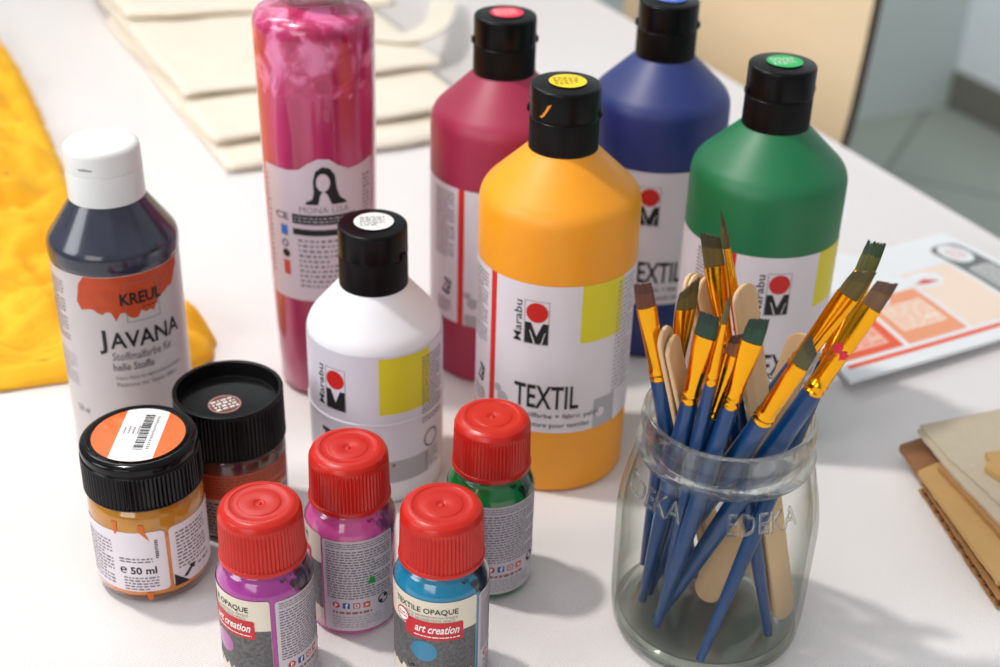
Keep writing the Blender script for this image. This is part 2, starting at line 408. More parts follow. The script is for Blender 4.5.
# ------------------------------------------------------------------ tall fabric paint bottles (one mould, two sizes)
def marabu(name, label, loc, rgb, sticker, phi0, R=36.2, H=190, sh=142, big=True, rgb_hi=None, group='fabric paint bottles with black flip caps'):
    t = thing(name, label, 'paint bottle', (*loc, 0), 0, group)
    k = R / 36.2
    body = mat('paint_' + name + str(rgb), rgb, 0.46, sss=0.25, spec=0.75)
    capb = H - 30.5                                     # underside of the cap
    prof = rounded([(0, 1.2), (R - 6, 1.2), (R - 4, 0), (R, 0, 0, 6), (R + 0.2, 20), (R + 0.4, sh - 12), (R + 0.2, sh, 0, 7), (17.6, capb + 0.5, 0, 2.0), (15.0, capb + 3), (14.0, capb + 6), (0, capb + 6)], 1.5, 6)
    link('bottle_body', lathe(prof, 112), body, t, angle=50)
    # cap: ribbed lower skirt, seam, flip-top with sticker and a clasp on each side
    c0 = capb
    cp = [(0, c0 + 6.5), (14.4, c0 + 6.5), (14.4, c0)] + rounded([(15.0, c0), (15.6, c0 + 0.3), (15.5, c0 + 17.0), (15.0, c0 + 17.3), (15.0, c0 + 17.8), (15.5, c0 + 18.1), (15.4, c0 + 31.4, 0, 1.2), (0, c0 + 32.2)], 0.35, 3)
    cap = link('flip_cap', lathe(cp, 240, ribs=(c0 + 0.2, c0 + 16.9, 80, 0.22)), BLACKPL, t, angle=40)
    for a in (phi0 + 1.62, phi0 - 1.5):
        bm = bmesh.new()
        M = Matrix.Rotation(a, 4, 'Z') @ Matrix.Translation((0, -15.3 / 1000, (c0 + 19.2) / 1000)) @ Matrix.Diagonal((4.2 / 1000, 2.4 / 1000, 3.4 / 1000, 1))
        bmesh.ops.create_cube(bm, size=1, matrix=M)
        bmesh.ops.bevel(bm, geom=bm.edges[:], offset=0.0005, segments=3, affect='EDGES')
        link('cap_clasp', bm, BLACKPL, cap)
    st = mat('sticker' + str(sticker), sticker, 0.4)
    A = Art(plane_top(H + 1.75, 0.15)); A.poly(disc(0.6, 0, 8.8 if not big else 8.2, 40), st, 0.12)
    ink = INK if sum(sticker) > 330 and sticker[1] > 150 and sticker != (22, 178, 88) else WHITEINK
    A.lines(-5.5, 5.5, -4.6, 4.8, 5, ink, 0.2, 0.35); A.done('cap_sticker', cap)
    # label
    RF = lambda z: R + 0.35 if z < sh else R
    sf = cyl(lambda z: R + 0.42, phi0); W = PI * R
    if big:
        L_ = Art(sf, 2.0); L_.poly(rect(-W * 0.93, W * 0.93, 34, 111), PAPER, 0.05)
        L_.poly(rect(-25, -21.4, 34, 111), mat('label_stripe_red', (214, 40, 28), 0.45), 0.10)
        L_.poly(rect(20, 43, 81.8, 111), mat('label_yellow', (226, 212, 40), 0.45), 0.10)
        L_.poly(rect(29, 42, 34, 50), mat('label_grey', (176, 172, 178), 0.5), 0.10)
        L_.poly(rect(-20.6, -7, 34, 41), mat('label_grey', (176, 172, 178), 0.5), 0.10)
        for q in ((-16, 48, 3.2), (33, 42, 2.5), (-19, 52, 2.2)): L_.poly(disc(*q), mat('label_grey', (176, 172, 178), 0.5) if q[0] < 0 else PAPER, 0.14)
        lab = L_.done('label', t)
        g = Art(sf, 1.5); g.frame(-5.8, 5.6, 81, 103.0, 0.25, GREYINK)
        g.poly(disc(0, 97.2, 5.0, 32), RED, 0.2)
        g.poly([(-5.4, 81.4), (-5.4, 92), (-2.6, 92), (0.1, 85.2), (2.8, 92), (5.3, 92), (5.3, 81.4)], INK, 0.2)
        g.poly([(-0.9, 81.4), (-3.2, 88.0), (-2.8, 88.0), (-0.4, 81.4)], WHITEINK, 0.28); g.poly([(2.2, 81.4), (3.9, 87.5), (4.2, 87.5), (2.6, 81.4)], WHITEINK, 0.28)
        g.done('logo', lab)
        a = Art(sf, 1.5); a.text('Marabu', -10.9, -7.0, 81.4, 102.2, INK, bold=0.006, up=True)
        a.text('TEXTIL', -9.5, 21, 47.2, 59.6, INK, bold=0.015)
        a.text('Textilfarbe + fabric paint', -9, 32, 41.2, 44.8, INK, bold=0.0)
        a.text('Peinture pour textiles', -6, 27, 36.2, 39.8, INK, bold=0.0)
        a.lines(-43, -27.5, 70, 108, 20, GREYINK); a.lines(39.5, 55, 50, 109, 26, PALEINK, 0.2)
        a.lines(-40, -29, 38, 46, 5, GREYINK)
        a.text('250' if not big else 'ZB', -35.5, -29.5, 49, 58, INK, bold=0.02, rot=-0.25)
        a.done('lettering', lab)
    else:
        L_ = Art(sf, 2.0); L_.poly(rect(-W * 0.93, W * 0.93, 12, 80.8), mat('satin_label_film', (222, 218, 228), 0.35), 0.05)
        L_.poly(rect(20.8, 47, 50, 79.6), mat('label_yellow', (226, 212, 40), 0.45), 0.10)
        L_.poly(rect(8, 46, 12, 24), mat('label_grey', (176, 172, 178), 0.5), 0.10)
        lab = L_.done('label', t)
        g = Art(sf, 1.5); g.frame(-5.4, 5.4, 50, 72, 0.25, GREYINK); g.poly(disc(0, 66, 4.8, 32), RED, 0.2)
        g.poly([(-5.0, 50.4), (-5.0, 60.5), (-2.4, 60.5), (0.1, 54), (2.6, 60.5), (5.0, 60.5), (5.0, 50.4)], INK, 0.2)
        g.done('logo', lab)
        a = Art(sf, 1.5); a.text('Marabu', -10.3, -6.7, 50.6, 71.6, INK, bold=0.006, up=True)
        a.text('TEXTIL', -9, 17, 27, 38, INK, bold=0.015); a.text('fabric paint +', 4, 28, 19.5, 23.4, INK, bold=0.01)
        a.text('pour textiles', 4, 25, 14.4, 18.2, INK, bold=0.01)
        a.lines(42, 58, 40, 76, 22, GREYINK); a.ring(disc(48, 30, 5, 24), disc(48, 30, 4, 24), GREYINK, 0.2); a.lines(44, 54, 14, 24, 6, GREYINK)
        a.done('lettering', lab)
        # moulded seam round the wall
        link('seam', lathe([(R + 0.4, 43.6), (R + 1.0, 44.2), (R + 1.0, 44.8), (R + 0.4, 45.4)], 96), mat('satin_label_film', (222, 218, 228), 0.35), t)
    return t
rad = math.radians
yel = marabu('paint_bottle', 'tall yellow-orange paint bottle with black cap and yellow dot sticker', (0.0253, 0.5683), (250, 162, 16), (246, 212, 30), rad(-14.5))
marabu('paint_bottle', 'tall red-pink paint bottle with black cap behind the yellow-orange one', (-0.0019, 0.6611), (168, 36, 76), (232, 50, 80), rad(4.5))
marabu('paint_bottle', 'dark blue paint bottle with black cap and blue dot sticker', (0.0809, 0.6935), (34, 50, 120), (70, 110, 210), rad(-8.4))
marabu('paint_bottle', 'tall green paint bottle with black cap behind the brush jar', (0.1238, 0.602), (2, 112, 64), (22, 178, 88), rad(7.1))
wb = marabu('paint_bottle', 'shorter white paint bottle with black cap and white dot sticker', (-0.0574, 0.5489), (240, 238, 242), (236, 234, 232), rad(-30), R=30.8, H=130, sh=84, big=False)
# paint smear across the yellow bottle's cap and a green fleck low on its wall
cap = [o for o in yel.children if o.name.startswith('flip_cap')][0]
A = Art(cyl(15.55, 0), 1.0); A.poly([(u - 3, z + 9) for u, z in [(-9.2, 170.8), (-8.0, 171.6), (-6.6, 173.6), (-5.2, 176.4), (-3.4, 177.4), (-3.9, 176.2), (-5.0, 174.2), (-6.6, 171.6), (-8.2, 170.2)]], mat('orange_smear', (232, 140, 30), 0.4), 0.25); A.done('paint_smear', cap)
body = [o for o in yel.children if o.name.startswith('bottle_body')][0]
A = Art(cyl(36.4, 0), 1.0); A.poly([(-20, 21), (-17, 20.5), (-14, 22.5), (-11.5, 22), (-13, 24), (-16, 25.5), (-18, 23.5), (-20, 24)], mat('green_fleck', (30, 150, 50), 0.4), 0.4); A.done('paint_fleck', body)

# ------------------------------------------------------------------ dark blue-black bottle with white cap
def javana():
    R = 28.8; phi0 = 0
    t = thing('paint_bottle', 'blue-black paint bottle with a white flip cap and silver label', 'paint bottle', (-0.1795, 0.571, 0))
    body = mat('blue_black_paint', (50, 54, 72), 0.22, coat=0.5, rgb2=(36, 38, 54), noise_scale=60, stretch=(1, 1, 0.25), noise_amt=0.3)
    link('bottle_body', lathe(rounded([(0, 1), (R - 4, 0), (R - 0.6, 0, 0, 5), (R - 0.2, 30), (R, 103), (R + 0.8, 105.5), (R + 0.9, 112, 0, 5), (16.6, 131, 0, 2), (15, 133), (14, 136), (0, 136)], 0.8, 5), 112), body, t, angle=50)
    WC = mat('white_cap_plastic', (226, 228, 226), 0.32, sss=0.1)
    c = link('flip_cap', lathe([(0, 138), (16, 138), (16, 131)] + rounded([(16.4, 131), (17.1, 131.3), (16.9, 145), (16.5, 145.2), (16.5, 145.7), (16.9, 145.9), (16.7, 157, 0, 3.2), (0, 158)], 0.25, 5), 128), WC, t, angle=35)
    A = Art(cyl(16.6, rad(-12)), 1.0); A.poly([(-3.6, 149.5), (-2.4, 148.2), (2.4, 148.2), (3.6, 149.5), (0, 150)], mat('cap_recess_grey', (150, 152, 154), 0.5), 0.25); A.done('thumb_notch', c)
    sf = cyl(R + 0.3, 0); LG = mat('silver_label_film', (196, 188, 188), 0.32)
    L_ = Art(sf, 2); L_.poly(rect(-84, 84, 2, 103.5), LG, 0.05)
    top = [(41, 102.6), (-8, 102.6), (-11, 99), (-9.5, 96), (-11.5, 92)]; n = 26
    edge = []
    for k in range(n + 1):
        u = -10 + 51 * k / n; edge.append((u, 85.2 + 4 * noise.noise(Vector((k * 0.45, 7.7, 0))) + random.uniform(-0.7, 0.7) + (-2.5 if 5 < u < 16 else 0) + max(0, u - 24) * 0.75))
    L_.poly([(41, 103.2), (-7, 103.2), (-10, 99), (-11, 94), (-12, 90)] + edge, mat('brushed_orange_print', (205, 78, 30), 0.5, rgb2=(176, 60, 26), noise_scale=200), 0.1)
    lab = L_.done('label', t)
    g = Art(sf, 1.5); g.frame(10.5, 26.5, 79.5, 99.5, 0.3, GREYINK, 0.2); g.text('KREUL', 8.2, 27.8, 88.4, 94.6, INK, 0.25, bold=0.03); g.lines(18, 26, 85.6, 87, 1, INK); g.done('logo', lab)
    a = Art(sf, 1.5); a.text('J', -3.6, 0.2, 63.4, 76.2, INK, bold=0.02); a.text('AVANA', 1.6, 37, 66.4, 75.0, INK, bold=0.02)
    a.text('Stoffmalfarbe für', 1.8, 31, 60.0, 64.4, GREYINK, bold=0.01); a.text('helle Stoffe', 1.6, 20.5, 54.4, 58.6, GREYINK, bold=0.02)
    a.text('Fabric Paint for light-coloured fabrics', 2.4, 36, 49, 51.4, GREYINK); a.text('Peinture sur tissus clairs', 2.4, 32, 45.6, 48, GREYINK)
    a.lines(-40, -20, 66, 98, 17, GREYINK); a.lines(-36, -18, 42, 60, 9, PALEINK); a.text('250 ml', -22, -14, 28, 31.5, GREYINK)
    a.done('lettering', lab)
javana()

# ------------------------------------------------------------------ tall magenta transparent bottle
def magenta():
    t = thing('paint_bottle', 'tallest transparent bottle of magenta paint with portrait label', 'paint bottle', (-0.0915, 0.632, 0))
    M = mat('magenta_paint', (168, 22, 78), 0.3, coat=0.9); nt = M.node_tree; N = nt.nodes; L = nt.links; b = N['Principled BSDF']
    tc = N.new('ShaderNodeTexCoord'); sp = N.new('ShaderNodeSeparateXYZ'); L.new(tc.outputs['Object'], sp.inputs[0])
    nz = N.new('ShaderNodeTexNoise'); nz.inputs['Scale'].default_value = 55; nz.inputs['Detail'].default_value = 6; nz.inputs['Distortion'].default_value = 1.5; L.new(tc.outputs['Object'], nz.inputs['Vector'])
    smear = N.new('ShaderNodeValToRGB'); cr = smear.color_ramp; cr.elements[0].position = 0.36; cr.elements[0].color = lin((168, 20, 78)); cr.elements[1].position = 0.62; cr.elements[1].color = lin((226, 120, 166))
    e = cr.elements.new(0.48); e.color = lin((190, 46, 104)); L.new(nz.outputs['Fac'], smear.inputs[0])
    mp = N.new('ShaderNodeMapping'); mp.inputs['Scale'].default_value = (1, 1, 0.12); L.new(tc.outputs['Object'], mp.inputs[0])
    n2 = N.new('ShaderNodeTexNoise'); n2.inputs['Scale'].default_value = 70; L.new(mp.outputs[0], n2.inputs['Vector'])
    low = N.new('ShaderNodeValToRGB'); low.color_ramp.elements[0].position = 0.38; low.color_ramp.elements[0].color = lin((164, 26, 78)); low.color_ramp.elements[1].position = 0.66; low.color_ramp.elements[1].color = lin((196, 62, 114)); L.new(n2.outputs['Fac'], low.inputs[0])
    # wavy fill line
    ns = N.new('ShaderNodeMath'); ns.operation = 'MULTIPLY_ADD'; L.new(nz.outputs['Fac'], ns.inputs[0]); ns.inputs[1].default_value = 0.012; L.new(sp.outputs['Z'], ns.inputs[2])
    mr = N.new('ShaderNodeMapRange'); mr.inputs['From Min'].default_value = 0.171; mr.inputs['From Max'].default_value = 0.173; L.new(ns.outputs[0], mr.inputs['Value'])
    mx = N.new('ShaderNodeMix'); mx.data_type = 'RGBA'; L.new(mr.outputs[0], mx.inputs[0]); L.new(low.outputs[0], mx.inputs[6]); L.new(smear.outputs[0], mx.inputs[7]); L.new(mx.outputs[2], b.inputs['Base Color'])
    R = interp([(0, 24.6), (60, 26.6), (120, 27.8), (190, 28.6)])
    pr = [(0, 1), (20, 0)] + [(R(z) - (2.2 if z < 2 else 0), z) for z in (0.5, 3, 20, 60, 100, 140, 170, 186, 191)] + [(28.6, 195), (28.0, 198), (26.5, 200.2), (23, 201.4), (17, 202.2), (13, 204), (0, 204)]
    link('bottle_body', lathe(pr, 112), M, t, angle=60)
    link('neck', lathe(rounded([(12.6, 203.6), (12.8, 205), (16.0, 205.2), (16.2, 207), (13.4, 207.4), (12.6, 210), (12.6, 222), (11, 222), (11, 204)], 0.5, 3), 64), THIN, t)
    link('cap', lathe(rounded([(0, 213), (14, 213), (15.2, 213), (15.0, 232), (0, 233)], 0.8, 3), 96), mat('white_cap_plastic', (226, 228, 226), 0.32), t)
    sf = cyl(lambda z: R(z) + 0.1, 0); L_ = Art(sf, 2, 12)
    tp = [(-27, 129), (-20, 129.6), (-12, 129.4), (-6, 130.4), (-1.5, 134), (3, 136.4), (8, 136), (12, 132.6), (17, 130), (24, 130.5), (32, 132)]
    L_.poly([(32, 60), (-27, 58)][::-1] + tp[::-1], mat('grey_pink_label', (214, 196, 206), 0.4), 0.1); lab = L_.done('label', t)
    g = Art(sf, 1.2)                                   # plain generic bust of a long-haired sitter
    hair = [(-3.5, 112.5), (-3.0, 114), (-0.2, 115.4), (0.6, 119), (0.4, 125), (1.6, 130), (4.8, 132.4), (8.2, 131.4), (10.4, 127.8), (11, 121), (12.4, 116.4), (15.4, 113.6), (15.8, 112.5)]
    g.poly(hair, INK, 0.25); g.poly(disc(4.9, 124.2, 3.1, 24, 4.6), mat('grey_pink_label', (214, 196, 206), 0.4), 0.32)
    g.poly([(2.4, 112.5), (3.6, 118), (5, 119.8), (6.6, 118), (8.6, 112.5)], mat('grey_pink_label', (214, 196, 206), 0.4), 0.32); g.done('portrait_print', lab)
    a = Art(sf, 1.5); a.text('MONA LISA', -6.6, 16.8, 108, 111.2, GREYINK, bold=0.0); a.poly(rect(-10.5, 20, 101.6, 106.8), INK, 0.2); a.lines(-9.5, 19, 102.4, 106, 2, PALEINK, 0.26)
    a.poly(rect(-10.5, 14, 95.6, 99), INK, 0.2); a.lines(-8, 14, 66, 94, 10, GREYINK); a.lines(-26, -24, 70, 125, 20, GREYINK); a.lines(25, 30, 70, 125, 26, GREYINK)
    a.text('CE', -20.3, -12.6, 102.6, 106.4, INK, bold=0.01)
    a.poly(rect(-17.5, -13.5, 94, 99.5), mat('icon_blue', (50, 110, 190), 0.5), 0.2); a.ring(disc(-15.4, 89.5, 2.0), disc(-15.4, 89.5, 1.3), INK, 0.2); a.poly(disc(-15.2, 84, 2.2), INK, 0.2)
    a.poly(rect(-17.2, -13.4, 72, 80), mat('icon_red', (205, 70, 60), 0.5), 0.2); a.done('lettering', lab)
magenta()

# ------------------------------------------------------------------ low wide jars
def ribbed_lid(t, R, z0, z1, cup, M, n=84):
    if cup: top = [(R, z1 - 0.3, 0, 0.8), (R - 0.3, z1), (R - 2.0, z1, 0, 0.5), (R - 2.6, z1 - 7), (0, z1 - 7.4)]
    else: top = [(R - 0.2, z1 - 5.2), (R - 0.9, z1 - 4.8), (R - 0.6, z1 - 4.2), (R - 0.4, z1 - 1.0, 0, 1.2), (R - 3.0, z1 + 0.2, 0, 0.8), (R - 5.0, z1 - 0.2), (0, z1 - 0.1)]
    pr = [(0, z0 + 4), (R - 2, z0 + 4), (R - 2, z0)] + rounded([(R - 0.3, z0), (R + 0.1, z0 + 0.5), (R + 0.1, z0 + 1.2), (R, z1 - (2.4 if cup else 6.4))] + top, 0.4, 3)
    return link('lid', lathe(pr, 420, ribs=(z0 + 0.9, z1 - (2.0 if cup else 5.9), n, 0.6)), M, t, angle=40)
def orange_jar():
    t = thing('paint_jar', 'small jar of orange paint, black lid with orange and white barcode sticker', 'paint jar', (-0.1474, 0.4689, 0), 0, 'black-lidded paint jars')
    AM = mat('orange_paint_in_glass', (206, 118, 18), 0.18, coat=1); GD = mat('amber_glass_base', (98, 52, 22), 0.1, coat=1)
    OL = mat('olive_amber_glass', (168, 112, 16), 0.12, coat=1, rgb2=(206, 138, 24), noise_scale=120, noise_amt=0.4)
    pr = [(0, 2, 1), (17, 1, 1), (19, 0, 1), (21.5, 0.2, 1), (23.2, 1.6, 1), (23.8, 4.6, 1), (24.0, 5.2, 0), (24.0, 37.5, 2), (23.9, 43, 2), (23.0, 46, 2), (21.0, 48.5, 2), (20.6, 53, 2), (0, 53, 2)]
    b = link('jar_body', lathe(pr, 96), [AM, GD, OL], t, angle=60)
    lid = ribbed_lid(t, 24.5, 48.9, 70.5, False, BLACKGL)
    A = Art(plane_top(70.4, 0.0), 3)
    A.poly(disc(0, 0, 19.0, 64), mat('orange_sticker', (246, 106, 30), 0.3, coat=0.4), 0.15)
    def arc_clip(x0, x1):                               # slanted white band across the disc
        r = 19.05; pts = []
        for k in range(11): x = x0 + (x1 - x0) * k / 10; pts.append((x, -math.sqrt(max(0, r * r - x * x))))
        for k in range(11): x = x1 + (x0 - x1) * k / 10; pts.append((x, math.sqrt(max(0, r * r - x * x))))
        return pts
    A.poly(arc_clip(-8.4, 9.5), mat('white_sticker', (240, 240, 240), 0.3, coat=0.4), 0.22); st = A.done('lid_sticker', lid)
    B = Art(plane_top(70.4, 0.0), 30); y = -10.8
    while y < 14: 
        h = random.choice((0.35, 0.35, 0.7, 1.0)); B.poly(rect(0.0, 4.0, y, y + h), INK, 0.32); y += h + random.choice((0.35, 0.5, 0.8))
    B.lines(5.2, 6.4, -10.5, 13.5, 18, GREYINK, 0.32, 0.5)
    for k in range(4): B.lines(-6.6 + k * 1.9, -5.9 + k * 1.9, 0, 5 + k % 2, 4, GREYINK, 0.32, 0.7)
    B.done('barcode', st)
    _c = cyl(24.05, 0); sf = lambda u, z, off: _c(u, z + 2.2, off); LP = mat('label_paper', (226, 218, 224), 0.42)
    for (a0, a1, kind) in ((-30, 12.6, 0), (14.2, 44, 1)):
        L_ = Art(sf, 1.6); L_.poly(rrect(a0, a1, 5.0, 36, 2.0), LP, 0.1); lab = L_.done('label', t)
        a = Art(sf, 1.2)
        if kind == 0:
            a.lines(-27, -10.5, 7, 31, 13, GREYINK); a.text('℮', -7.6, -4.6, 14.4, 17.8, INK, bold=0.02); a.text('50 ml', -3.0, 7.8, 14.2, 18.2, INK, bold=0.025)
            a.lines(-7.4, 6.6, 20, 23, 2, GREYINK, dens=0.5); a.lines(-6.4, 8.6, 5.4, 13, 5, GREYINK, dens=0.5); a.lines(8.0, 9.4, 22, 32, 10, INK, dens=0.6)
        else:
            a.lines(17, 34, 13, 33, 11, GREYINK, dens=0.5); a.poly([(14.6, 4.9), (21.5, 4.9), (14.6, 11.5)], INK, 0.18)
            a.poly([(18.6, 8.2), (22.4, 11.6), (21.8, 12.9), (25.4, 12.5), (24.4, 9.6), (23.6, 10.6), (20.4, 7.6)], INK, 0.2); a.lines(27, 35, 9, 12, 1, GREYINK)
        a.done('lettering', lab)
    D = Art(sf, 1)
    OD = mat('orange_drip', (214, 104, 20), 0.3)
    D.poly([(-9, 41), (-6.6, 41), (-6.8, 37), (-7.4, 34.6), (-8.2, 34.8), (-8.8, 37)], OD, 0.15)
    D.done('paint_drip', b); D = Art(sf, 1)
    D.poly([(2.2, 40), (4.4, 40), (4.6, 36.5), (5.4, 34.2), (6.2, 31.5), (5.0, 33), (3.8, 34.6), (2.6, 36)], OD, 0.25)
    D.done('paint_drip', b); D = Art(sf, 1)
    D.poly([(2.4, 4.4), (5.4, 4.4), (5.0, 1.2), (3.8, 0.2), (2.8, 1.4)], OD, 0.25); D.done('paint_drip', b)
orange_jar()
def brown_jar():
    t = thing('paint_jar', 'small jar of brown paint with a deep hollow black lid', 'paint jar', (-0.1187, 0.5110, 0), 0, 'black-lidded paint jars')
    BR = mat('brown_glass', (64, 30, 22), 0.14, coat=1, rgb2=(92, 46, 30), noise_scale=90, noise_amt=0.3); GD = mat('dark_glass_base', (38, 26, 24), 0.1, coat=1)
    pr = [(0, 2, 1), (17, 1, 1), (19, 0, 1), (21.5, 0.2, 1), (23.2, 1.6, 1), (23.8, 5.0, 0), (23.8, 6, 0), (23.8, 38, 0), (23.4, 41, 0), (22.4, 43.5, 0), (21.0, 45, 0), (20.6, 50, 0), (0, 50, 0)]
    link('jar_body', lathe(pr, 96), [BR, GD], t, angle=60)
    lid = ribbed_lid(t, 24.1, 43.4, 67, True, BLACKPL)
    A = Art(plane_top(59.8, 0.25, -1.5, -2.0), 3); A.poly(disc(0, 0, 7.4, 40), mat('brown_sticker', (112, 58, 48), 0.4), 0.15); A.ring(disc(0, 0, 7.0, 40), disc(0, 0, 6.6, 40), mat('sticker_pink', (206, 160, 150), 0.4), 0.22)
    A.lines(-5.2, 5.2, -4.4, 4.6, 4, WHITEINK, 0.25, 0.6, rot=0.35); A.done('lid_sticker', lid)
    sf = cyl(23.85, 0); L_ = Art(sf, 1.6); L_.poly(rect(-12, 36, 23.5, 36.8), mat('russet_label', (176, 72, 38), 0.45), 0.1); L_.poly(rect(-12, 36, 5, 23.5), mat('label_taupe', (176, 164, 158), 0.45), 0.1); lab = L_.done('label', t)
    a = Art(sf, 1.3); a.lines(-10, 34, 26, 36, 6, mat('dark_russet_ink', (120, 56, 34), 0.5), dens=0.5); a.lines(-10, 34, 6, 22, 9, mat('taupe_ink', (70, 62, 60), 0.5), dens=0.6); a.done('lettering', lab)
brown_jar()

# ------------------------------------------------------------------ small bottles with red screw caps
CREAM = mat('label_cream', (222, 212, 192), 0.42)
DENIM = mat('denim_print', (58, 58, 60), 0.5, rgb2=(116, 114, 114), noise_scale=700, noise_amt=0.45)
def small_bottle(label, loc, rgb, dark, off1, off2, rot):
    t = thing('paint_bottle', label, 'small paint bottle', (*loc, 0), 0, 'small paint bottles with red screw caps')
    R = 18.5
    B = mat('small_paint' + str(rgb), rgb, 0.25, coat=0.9)
    SH = mat('small_shoulder' + str(rgb), rgb, 0.2, coat=1, rgb2=dark, noise_scale=48, noise_amt=0.86)
    # shoulder and neck: paint clings in patches, dark where the bottle is empty
    nr = [n for n in SH.node_tree.nodes if n.type == 'VALTORGB'][0]; nr.color_ramp.elements[0].position = 0.55; nr.color_ramp.elements[1].position = 0.565
    pr = rounded([(0, 1.2), (14, 0), (17.8, 0, 0, 2.5), (R, 5), (R, 44, 1), (R + 0.1, 50.5, 1, 3), (15.8, 56.2, 1, 1.5), (14.4, 57.4, 1), (14.2, 63, 1), (0, 63, 1)], 1, 5)
    b = link('bottle_body', lathe(pr, 96), [B, SH], t, angle=60)
    z0 = 58.8
    cp = [(0, z0 + 6), (15, z0 + 6), (15, z0)] + rounded([(16.0, z0), (16.7, z0 + 0.6), (16.6, z0 + 2.2), (16.3, z0 + 2.6), (15.9, 77, 0, 0.3), (15.7, 79.2), (14.8, 81.2), (13.0, 82.2), (11.3, 82.4), (11.1, 82.1), (7.9, 82.0), (7.7, 82.3), (2.2, 82.2), (1.8, 81.7), (1.0, 81.6), (0.5, 82.2), (0, 82.2)], 0.25, 2)
    link('screw_cap', lathe(cp, 320, ribs=(z0 + 2.5, 77.5, 64, 0.55)), REDCAP, t, angle=45)
    sf = cyl(R + 0.05, off1)
    L_ = Art(sf, 1.6); u0, u1 = -34, 15.5
    L_.poly(rrect(u0, u1, 4, 50.2, 1.2), CREAM, 0.08); L_.poly(rect(u0 + 0.1, u1 - 0.1, 12, 35.6), DENIM, 0.13)
    blot = [(u0 + 1, 6)] + [(u0 + 1 + (u1 - u0 - 2) * k / 30, 12.2 + 2.6 * noise.noise(Vector((k * 0.55, 3.1, 0))) + random.uniform(-0.8, 3.2)) for k in range(31)] + [(u1 - 1, 6)]
    L_.poly(blot, CREAM, 0.19); L_.poly(disc(-6, 25.2, 5.4, 36, 5.0), B, 0.2)
    L_.poly(rrect(-14, 9.4, 31.4, 40.4, 1.0), mat('banner_red', (196, 34, 44), 0.4), 0.2)
    L_.poly(disc(-15.6, 39.6, 3.4), mat('banner_red', (196, 34, 44), 0.4), 0.26); L_.poly(disc(-15.6, 39.6, 2.8), WHITEINK, 0.3)
    lab = L_.done('label', t)
    a = Art(sf, 1.2); a.text('TEXTILE OPAQUE', -19.5, 7.4, 43.8, 46.9, INK, bold=0.012); a.text('TEXTIL-DECKEND/TEXTILE OPAQUE', -14, 7.2, 42.1, 43.3, GREYINK); a.text('TEXTIL DECKEND/TEXTIL OPACO', -14, 6, 40.7, 41.8, GREYINK)
    a.text('art creation', -9.6, 7.8, 34.8, 38.6, WHITEINK, 0.3, bold=0.02, shear=0.35); a.lines(-10, 8, 32.6, 33.5, 1, WHITEINK, 0.3, 0.6)
    a.lines(-18, -13.4, 38.4, 41, 2, mat('banner_red', (196, 34, 44), 0.4), 0.36, 0.4)
    a.text('50 ml', -13.6, -9.4, 12.0, 14.2, INK, 0.3, bold=0.02); a.text('1.69', -13.0, -9.8, 15.2, 17.2, INK, 0.3, bold=0.02); a.done('lettering', lab)
    # back label with fine print and icons
    sf2 = cyl(R + 0.05, off2); G = mat('label_back_grey', (204, 194, 200), 0.42)
    L2 = Art(sf2, 1.6); L2.poly(rrect(0, 31.4, 2.8, 49.2, 1.4), G, 0.08); lab2 = L2.done('back_label', t)
    a = Art(sf2, 1.2); a.lines(1.4, 30, 45.2, 48.4, 3, GREYINK); a.lines(1.4, 30, 19.4, 44.6, 19, GREYINK, dens=0.5); a.lines(3.6, 20, 11.6, 13.2, 1, mat('dusty_red_ink', (150, 90, 90), 0.5), dens=0.8); a.lines(3.6, 24, 4.2, 10.8, 5, PALEINK)
    ic = [(5.2, (190, 50, 50)), (9.4, (44, 72, 150)), (13.6, (190, 110, 120)), (17.8, (204, 84, 70))]
    a.poly(disc(ic[0][0], 16.2, 1.6), mat('icon_pin', ic[0][1], 0.5), 0.16); a.text('p', 4.6, 5.8, 15.0, 17.2, WHITEINK, 0.24, bold=0.03)
    for k, (u, c_) in enumerate(ic[1:]): a.poly(rrect(u - 1.5, u + 1.5, 14.7, 17.7, 0.4), mat('icon' + str(c_), c_, 0.5), 0.16)
    a.text('f', 9.0, 10.2, 14.9, 17.4, WHITEINK, 0.24, bold=0.04); a.ring(disc(13.6, 16.2, 0.95, 16), disc(13.6, 16.2, 0.6, 16), WHITEINK, 0.24); a.poly([(17.3, 15.4), (18.8, 16.2), (17.3, 17.0)], WHITEINK, 0.24)
    a.ring(disc(25.4, 16.4, 2.6), disc(25.4, 16.4, 2.0), INK, 0.2); a.poly(disc(26.6, 17.4, 0.9), INK, 0.2); a.poly(disc(24.2, 15.4, 0.9), INK, 0.2)
    a.frame(29, 30.8, 15, 20, 0.2, INK, 0.2); a.done('back_lettering', lab2)
    return t
u2a = lambda u: u / 18.55
pk = small_bottle('small pink paint bottle with red cap, behind the purple and blue ones', (-0.0585, 0.4482), (206, 82, 152), (120, 40, 100), u2a(-26.5), u2a(-10.1), 0)
small_bottle('small purple paint bottle with red cap, front left', (-0.0874, 0.4108), (160, 50, 142), (60, 24, 50), u2a(-10.9), u2a(6.6), 0)
small_bottle('small turquoise blue paint bottle with red cap at the front', (-0.0197, 0.4132), (6, 122, 160), (16, 22, 34), u2a(0), u2a(16.9), 0)
small_bottle('small dark green paint bottle with red cap beside yellow bottle', (-0.002, 0.473), (10, 118, 50), (8, 38, 22), u2a(-21), u2a(-4.0), 0)
A = Art(cyl(18.7, 0), 1.0); A.poly([(8.4, 26.6), (11.8, 27.2), (11.0, 29.4), (9.6, 30.4), (8.8, 28.6)], mat('green_fleck', (30, 150, 50), 0.4), 0.3); A.done('paint_fleck', [o for o in pk.children if o.name.startswith('back_label')][0])

